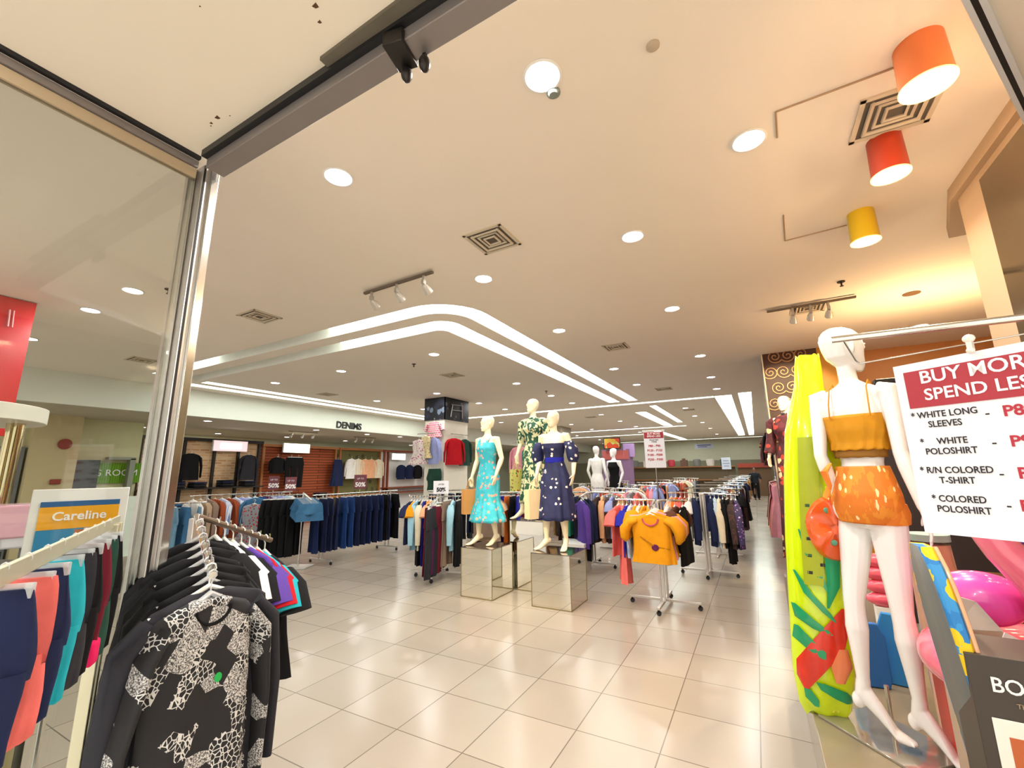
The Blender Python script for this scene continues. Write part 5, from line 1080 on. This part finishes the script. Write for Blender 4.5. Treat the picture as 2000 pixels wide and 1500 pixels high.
k = MB(); k.tube([(r[2][0]+.004, r[2][1]-.004, r[2][2]) for r in rs], .006, 8); k.done('film_edge', plain('peach_film', 'eab890', .2, coat=.7), bb)
t = thing('foil_box', 'pale cardboard box with folded white flap below the flamingo', 'box', (.60, 2.28, .402), .25)
MB().box((0, 0, .30), (.14, .12, .60)).done('carton', plain('card_tan', 'b49a84', .6), t, bevel=.003); k = MB(); k.loft([[(-.07, -.06, .6), (.07, -.06, .6), (.07, .06, .6), (-.07, .06, .6)], [(-.03, -.01, .70), (.04, -.01, .68), (.04, .02, .68), (-.03, .02, .70)]]); k.done('top_flap', plain('card_grey', 'a89c92', .6), t, False)
MB().box((.045, -.063, .50), (.05, .004, .2), ry=.5).done('white_flap', M_white, t)
t = thing('bubble_jar', 'clear peach tinted wrap around a tall tub behind the mannequin leg', 'package', (.68, 2.86, .402))
k = MB(); k.lathe([(.001, .0), (.085, 0), (.09, .3), (.085, .6), (.075, .80), (.001, .82)], 28); k.done('wrap', plain('peach_wrap', 'd8a890', .2, coat=.7, var=.15, scale=12), t); MB().cyl((0, 0, .815), .08, .03, 28).done('lid', plain('pale_blue_lid', '9fc2c0', .35), t)
t = thing('balloon', 'shiny purple balloon at the right edge under the sign', 'balloon', (1.04, 3.02, 1.16)); MB().ell((0, 0, 0), (.07, .07, .085), 24, 16).done('skin', plain('purple_foil', '5a2090', .12, .5, coat=.8), t); MB().tube([(0, 0, -.083), (.01, 0, -.4), (0, .0, -.757)], .0015, 5).done('string', M_white, t)
for (x, y, a, w_, h, col, lab, z0) in ((.44, 3.22, .1, .14, .32, '2a6ac0', 'blue printed float board left of the rear leg', 0), (.56, 3.30, -.2, .13, .36, '2f86d0', 'lighter blue float board between the mannequin legs', 0), (.37, 3.35, .2, .06, .30, '4aa0d8', 'narrow light blue mat behind the left foot', 0)):
    t = thing('float_board', lab, 'beach toy', (x, y, .402), a); k = MB(); k.loft([[(-w_/2*s2, -.015, z), (w_/2*s2, -.015, z), (w_/2*s2, .015, z), (-w_/2*s2, .015, z)] for z, s2 in ((0, .8), (.04, 1), (h*.8, 1), (h, .6))]); k.done('board', bands('fb_'+col, [col, '1c4a9a', col, '7ac0e8'], 9, 'Z', 2), t, bevel=.006)
t = thing('pink_float', 'pink segmented float standing behind the mannequin legs', 'beach toy', (.62, 3.62, .402), 0)
for q in range(4): MB().ell((0, 0, .36+.075*q), (.11, .05, .045), 20, 12).done('segment', plain('coral_vinyl', 'ee5a70', .25, coat=.7), t)
MB().box((0, 0, .16), (.14, .08, .32)).done('stand', M_white, t)
t = thing('dark_bag', 'black folded bag leaning behind the right leg', 'bag', (.72, 2.95, .402), .2); k = MB(); k.loft([[(-.1*s2, -.04, z), (.12*s2, -.04, z), (.12*s2, .05, z), (-.1*s2, .05, z)] for z, s2 in ((0, 1), (.2, .95), (.34, .6))]); k.done('body', FAB['black'], t, bevel=.015); MB().tube([(-.05, 0, .33), (-.03, 0, .37), (.05, 0, .37), (.06, 0, .33)], .006, 6).done('handle', M_black, t)
o = MB().box((.66, 2.68, .43), (.10, .07, .055)).done('white_carton', M_white, None, bevel=.003); tag(o, 'small white carton on the platform behind the right ankle', 'box')
o = MB().box((.1, 3.93, .60), (.014, .10, .38)).done('edge_panel', plain('panel_grey', '7c7468', .5), None); tag(o, 'narrow grey panel at the far corner of the display platform', 'panel')

# ------------------------------------------------------------------ left foreground
m, nt, b = nodes('geo_print'); co = coords(nt, 'Object', (1, 1, 1), (0, .5, 0))
v1 = N(nt, 'ShaderNodeTexVoronoi', i_Scale=15.0); nt.links.new(co, v1.inputs[0]); sc_ = N(nt, 'ShaderNodeSeparateColor'); nt.links.new(v1.outputs['Color'], sc_.inputs[0])
ns = N(nt, 'ShaderNodeTexNoise', i_Scale=230.0, i_Detail=2.0); nt.links.new(co, ns.inputs[0]); r1 = N(nt, 'ShaderNodeValToRGB'); r1.color_ramp.elements[0].position = .42; r1.color_ramp.elements[0].color = (.05, .05, .05, 1); r1.color_ramp.elements[1].position = .6; r1.color_ramp.elements[1].color = (.62, .61, .59, 1); nt.links.new(ns.outputs[0], r1.inputs[0])
v2 = N(nt, 'ShaderNodeTexVoronoi', i_Scale=60.0); v2.feature = 'DISTANCE_TO_EDGE'; nt.links.new(co, v2.inputs[0]); l2 = N(nt, 'ShaderNodeMath', operation='LESS_THAN'); l2.inputs[1].default_value = .075; nt.links.new(v2.outputs[0], l2.inputs[0])
mA = N(nt, 'ShaderNodeMixRGB'); mA.inputs[1].default_value = (.008, .008, .01, 1); mA.inputs[2].default_value = (.6, .6, .58, 1); nt.links.new(l2.outputs[0], mA.inputs[0])
g1 = N(nt, 'ShaderNodeMath', operation='GREATER_THAN'); g1.inputs[1].default_value = .72; nt.links.new(sc_.outputs[0], g1.inputs[0]); g2 = N(nt, 'ShaderNodeMath', operation='GREATER_THAN'); g2.inputs[1].default_value = .74; nt.links.new(sc_.outputs[1], g2.inputs[0])
mB = N(nt, 'ShaderNodeMixRGB'); mB.inputs[1].default_value = (.008, .008, .010, 1); nt.links.new(g1.outputs[0], mB.inputs[0]); nt.links.new(r1.outputs[0], mB.inputs[2])
mC = N(nt, 'ShaderNodeMixRGB'); nt.links.new(g2.outputs[0], mC.inputs[0]); nt.links.new(mB.outputs[0], mC.inputs[1]); nt.links.new(mA.outputs[0], mC.inputs[2]); nt.links.new(mC.outputs[0], b.inputs['Base Color']); b.inputs['Roughness'].default_value = .75
FAB['geo'] = m
t = thing('sports_rack', 'four arm chrome rack of black sports shirts at the left of the entrance', 'clothes rack', (-2.13, 1.03, 0), 0, 'sports racks at the entrance')
MB().box((0, 0, .70), (.04, .04, 1.38)).done('upright', M_steel, t, bevel=.003); MB().box((0, 0, .03), (.36, .04, .03)).box((0, .0, .03), (.04, .36, .03)).done('foot_bar', M_steel, t)
for a, bb2 in (((0, 0, 1.40), (.46, -.15, 1.235)), ((0, 0, 1.40), (-.02, .36, 1.25))):
    o = MB().tube([a, bb2], .012, 10).done('arm', M_chrome if a[0] == 0 and bb2[0] > 0 else plain('bronze_bar', '6e5f50', .4, .6), t)
    k = MB()
    for q in range(1, 8): p = Vector(a).lerp(Vector(bb2), q/7.2); k.tube([p+V(0, 0, .008), p+V(0, 0, .028)], .004, 6)
    k.done('peg', M_chrome, o)
ARM0, ARM1 = V(-2.08, 1.015, 1.40), V(-1.67, .88, 1.25)
W20 = 'the sports rack by the post'
fill(ARM0, ARM0.lerp(ARM1, .86), ['black blouse']*6, W20, jit=.04, hmat=M_clear, skew=.25)
for o in C.objects:
    if W20 in o.get('label', '') or o.get('label', '').startswith('charcoal shirt'): o.scale = (.84, 1, 1)
q = ARM0.lerp(ARM1, .90); hang('blouse', 'charcoal', q, PI/2+.02, W20, 1, label='charcoal shirt directly behind the geometric print shirt', hmat=M_hang_white)
gs = hang('blouse', 'geo', ARM1, PI/2+.06, W20, 0, 1.12, label='black and white geometric print long sleeved sports shirt, front of the rack', hmat=M_clear); gs.scale = (.80, 1.25, 1)
k = MB(); k.lathe([(.001, 0), (.014, 0), (.014, .003), (.001, .003)], 18); o = k.done('green_emblem', plain('emblem_green', '1faa50', .5), gs); o.location = (.03, -.040, -.33); o.rotation_euler = (PI/2, 0, 0)
k = MB(); k.lathe([(.014, 0), (.018, 0), (.018, .003), (.014, .003), (.014, 0)], 20, cap=False); o = k.done('ring_emblem', M_whiteink, gs); o.location = (.03, -.048, -.66); o.rotation_euler = (PI/2, 0, 0)
k = MB(); k.tube([(.07*math.cos(a), -.026, -.115+.05*math.sin(a)) for a in [PI+q2*PI/12 for q2 in range(13)]], .006, 6); k.done('neckline', FAB['black'], gs)
k = MB(); k.lathe([(.001, -.15), (.062, -.148), (.05, -.11), (.001, -.10)], 16); 
o = k.done('collar_label', M_paper, gs); o.scale = (1, .3, .5); o.location = (0, -.006, -.065)
fill((-2.14, 1.10, 1.385), (-2.15, 1.38, 1.27), ['black tee', 'white tee', 'black tee', 'purple tee', 'red tee', 'turquoise tee', 'black tee'], 'the right arm of the sports rack', jit=.06, s=.8)
# flat bar rack with leggings
t = thing('sports_rack', 'flat bar rack of short leggings at the left edge', 'clothes rack', (-1.88, .67, 0), math.atan2(-.44, .88), 'sports racks at the entrance')
MB().box((.62, 0, 1.425), (1.3, .008, .032)).done('flat_bar', plain('cream_metal', 'c4c2a8', .35, .5), t, bevel=.002)
for dx in (0.0, .07): MB().box((dx, 0, .71), (.028, .03, 1.42)).done('upright', plain('cream_metal', 'c4c2a8', .35, .5), t, bevel=.002)
MB().box((1.24, 0, .71), (.028, .03, 1.42)).done('upright', plain('cream_metal', 'c4c2a8', .35, .5), t, bevel=.002); MB().box((.62, 0, .05), (1.3, .03, .03)).done('foot_rail', M_steel, t)
W21 = 'the flat bar rack'
cs = [('black', 'short black leggings at the post end of the flat bar'), ('dark green', 'dark green leggings with white lettering on the flat bar'), ('maroon', 'maroon leggings with a magenta hem on the flat bar'), ('black', 'black leggings left of the maroon pair'), ('charcoal', 'black leggings with white marks beside the turquoise pair'),
      ('turquoise', 'turquoise leggings on the flat bar'), ('navy', 'navy leggings with white and orange marks left of the turquoise pair'), ('coral', 'coral leggings at the left edge of the photo'), ('navy', 'plain navy leggings beside the coral pair')]
ux, uy = .894, -.447
for i, (cname, lab) in enumerate(cs):
    d = .14+.105*i; x, y = -1.88+ux*d, .67+uy*d
    o = hang('leggings', cname, (x, y, 1.443), math.atan2(uy, ux)+PI/2+rnd.gauss(-.15, .12), W21, i, .62, label=lab, hmat=M_clear); o.scale = (.29, .55, .60-.018*i)
    if cname == 'maroon': MB().box((0, 0, -.56), (.31, .09, .11)).done('hem_panel', FAB['magenta'], o, bevel=.02)
    if cname in ('dark green', 'turquoise'): lettering('TIC', .06, M_whiteink, o, (-.07, -.045, -.50), UP, depth=.001, bold=.001)
    if cname == 'maroon':
        for q2 in range(6): MB().box((.10, -.045, -.2-.045*q2), (.012, .004, .03)).done('white_mark', M_whiteink, o)
    if cname in ('navy', 'charcoal') and i < 8:
        for q2, cc in enumerate((M_whiteink, plain('mark_orange', 'e0521c', .5), M_whiteink)): MB().box((-.08, -.045, -.24-.07*q2), (.03, .004, .05), ry=.2).done('printed_mark', cc, o)
# careline stand and round make-up counter, seen through the glass
t = thing('poster_stand', 'white framed Careline poster with yellow and blue bands behind the glass', 'poster', (-2.72, .83, 0), math.radians(78))
MB().box((0, 0, 1.22), (.32, .012, .60)).done('frame', M_white, t, bevel=.003); MB().box((0, -.008, 1.455), (.26, .004, .022)).done('blue_band', plain('band_blue', '1f5f9a', .4), t); MB().box((0, -.008, 1.395), (.26, .004, .095)).done('yellow_band', plain('band_yellow', 'f2ab12', .4), t)
MB().box((-.055, -.008, 1.16), (.15, .004, .37)).done('blue_panel', plain('panel_blue', '2a86b8', .4), t); MB().box((.06, -.009, 1.20), (.14, .004, .28)).done('photo_panel', spots('brown_photo', '6a5a34', ['b86a3a', '3a4a5a', 'c8904a'], 6, .35), t)
lettering('Careline', .052, M_whiteink, t, (.0, -.012, 1.40), UP, depth=.001, bold=.001); MB().cyl((0, .02, 0), .012, 1.0, 10).done('stem', M_chrome, t); MB().cyl((0, .02, 0), .13, .02, 24).done('base', M_steel, t)
t = thing('notice_stand', 'small pale notice behind the Careline poster', 'sign', (-2.9, 1.02, 0), math.radians(78)); MB().box((0, 0, 1.32), (.16, .01, .3)).done('board', plain('pale_green_board', 'c8d8d0', .4), t); MB().cyl((0, .01, 0), .01, 1.18, 8).done('stem', M_chrome, t); MB().cyl((0, .01, 0), .1, .02, 16).done('base', M_steel, t)
t = thing('makeup_counter', 'round make-up counter with a white canopy ring on mirrored cylinders behind the glass', 'counter', (-4.42, .55, 0))
MB().cyl((0, 0, 1.93), .52, .10, 48).done('canopy', plain('canopy_white', 'dedccf', .4), t, bevel=.004)
for a in (-.2, .55, 1.25, 2.4, 3.6, 4.6): MB().cyl((.38*math.cos(a), .38*math.sin(a), 1.02), .045, .91, 20).done('mirror_cylinder', plain('gold_mirror', 'd8c8a0', .08, 1, var=.1), t)
MB().cyl((0, 0, .96), .56, .06, 48).done('counter_top', plain('counter_dark', '4a4644', .3), t); MB().cyl((0, 0, 0), .46, .96, 40).done('drum', plain('drum_grey', '8f8b84', .4), t)
t = thing('product_rack', 'pink acrylic product rack at the left edge behind the glass', 'rack', (-3.4, .62, 0), math.radians(75))
MB().box((0, 0, 1.36), (.62, .26, .16)).done('pink_tray', plain('pink_acrylic', 'd8a4b4', .25, coat=.4), t, bevel=.01); MB().box((.24, -.02, 1.33), (.22, .2, .2)).done('white_tray', plain('white_acrylic', 'dcd8e0', .25), t, bevel=.01)
MB().box((0, 0, 1.12), (.7, .3, .03)).done('shelf', plain('counter_dark', '4a4644', .3), t); MB().box((0, .1, .55), (.7, .06, 1.1)).done('back', plain('rack_tan', 'a89a70', .5), t)
for sx in (-.33, .33): MB().box((sx, -.1, .56), (.03, .03, 1.12)).done('leg', M_dark_metal, t)
for i, (x, cc) in enumerate(((-.26, '7a2a2a'), (-.17, '3a2a2c'), (-.08, 'b06a5a'), (.02, '5a3038'), (.12, '2c3a34'), (.22, '8a8a8a'))):
    o = MB().cyl((0, 0, 0), .022, .07+.01*(i % 3), 14).cyl((0, 0, .07), .012, .035, 12).done('cosmetic_bottle', plain('bot_'+cc, cc, .25), None); a = math.radians(75); o.location = (-3.4+x*math.cos(a)+.05*math.sin(a), .62+x*math.sin(a)-.05*math.cos(a), 1.136); tag(o, ['dark red', 'brown black', 'pinkish', 'plum', 'dark green', 'grey'][i]+' cosmetic bottle on the shelf under the pink tray', 'bottle', 'cosmetic bottles on the product rack')

# downlights of the entrance soffit and added ones over the unseen corridor
o = dup(DL, (-1.75, -.35, 2.95), 0, 'round downlight in the entrance soffit, top left', G)
o = dup(DL, (1.6, -.6, 2.95), 0, 'round downlight in the entrance soffit, out to the right', G)

for i, (x, y) in enumerate([(-.9, -2.2), (1.2, -2.2), (3.3, -2.2), (-.9, -4.4), (1.2, -4.4), (3.3, -4.4)]):  # six unseen downlights added to brighten the soffit and front floor
    o = dup(DL, (x, y, 2.95), 0, 'added fill downlight in the unseen corridor soffit, %s of six behind the entrance' % ORD[i], G)
    area(o, (0, 0, -.014), .15, 4, (1, .95, .88))

t = thing('cabinet_fill_light', 'added warm fill light, unseen on top of the dark cabinet at the right', 'lamp', (1.95, 6.1, 2.465)); MB().box((0, 0, .02), (1.4, .14, .04)).done('housing', M_black, t); MB().box((0, 0, .043), (1.36, .10, .006)).done('diffuser', emis('warm_fill', (1, .7, .4), 3), t)  # invented strip, added to throw a warm glow on the ceiling here
area(t, (0, 0, .06), 1.36, 24, COL_WARM, (PI, 0, 0), 'RECTANGLE', size_y=.1)
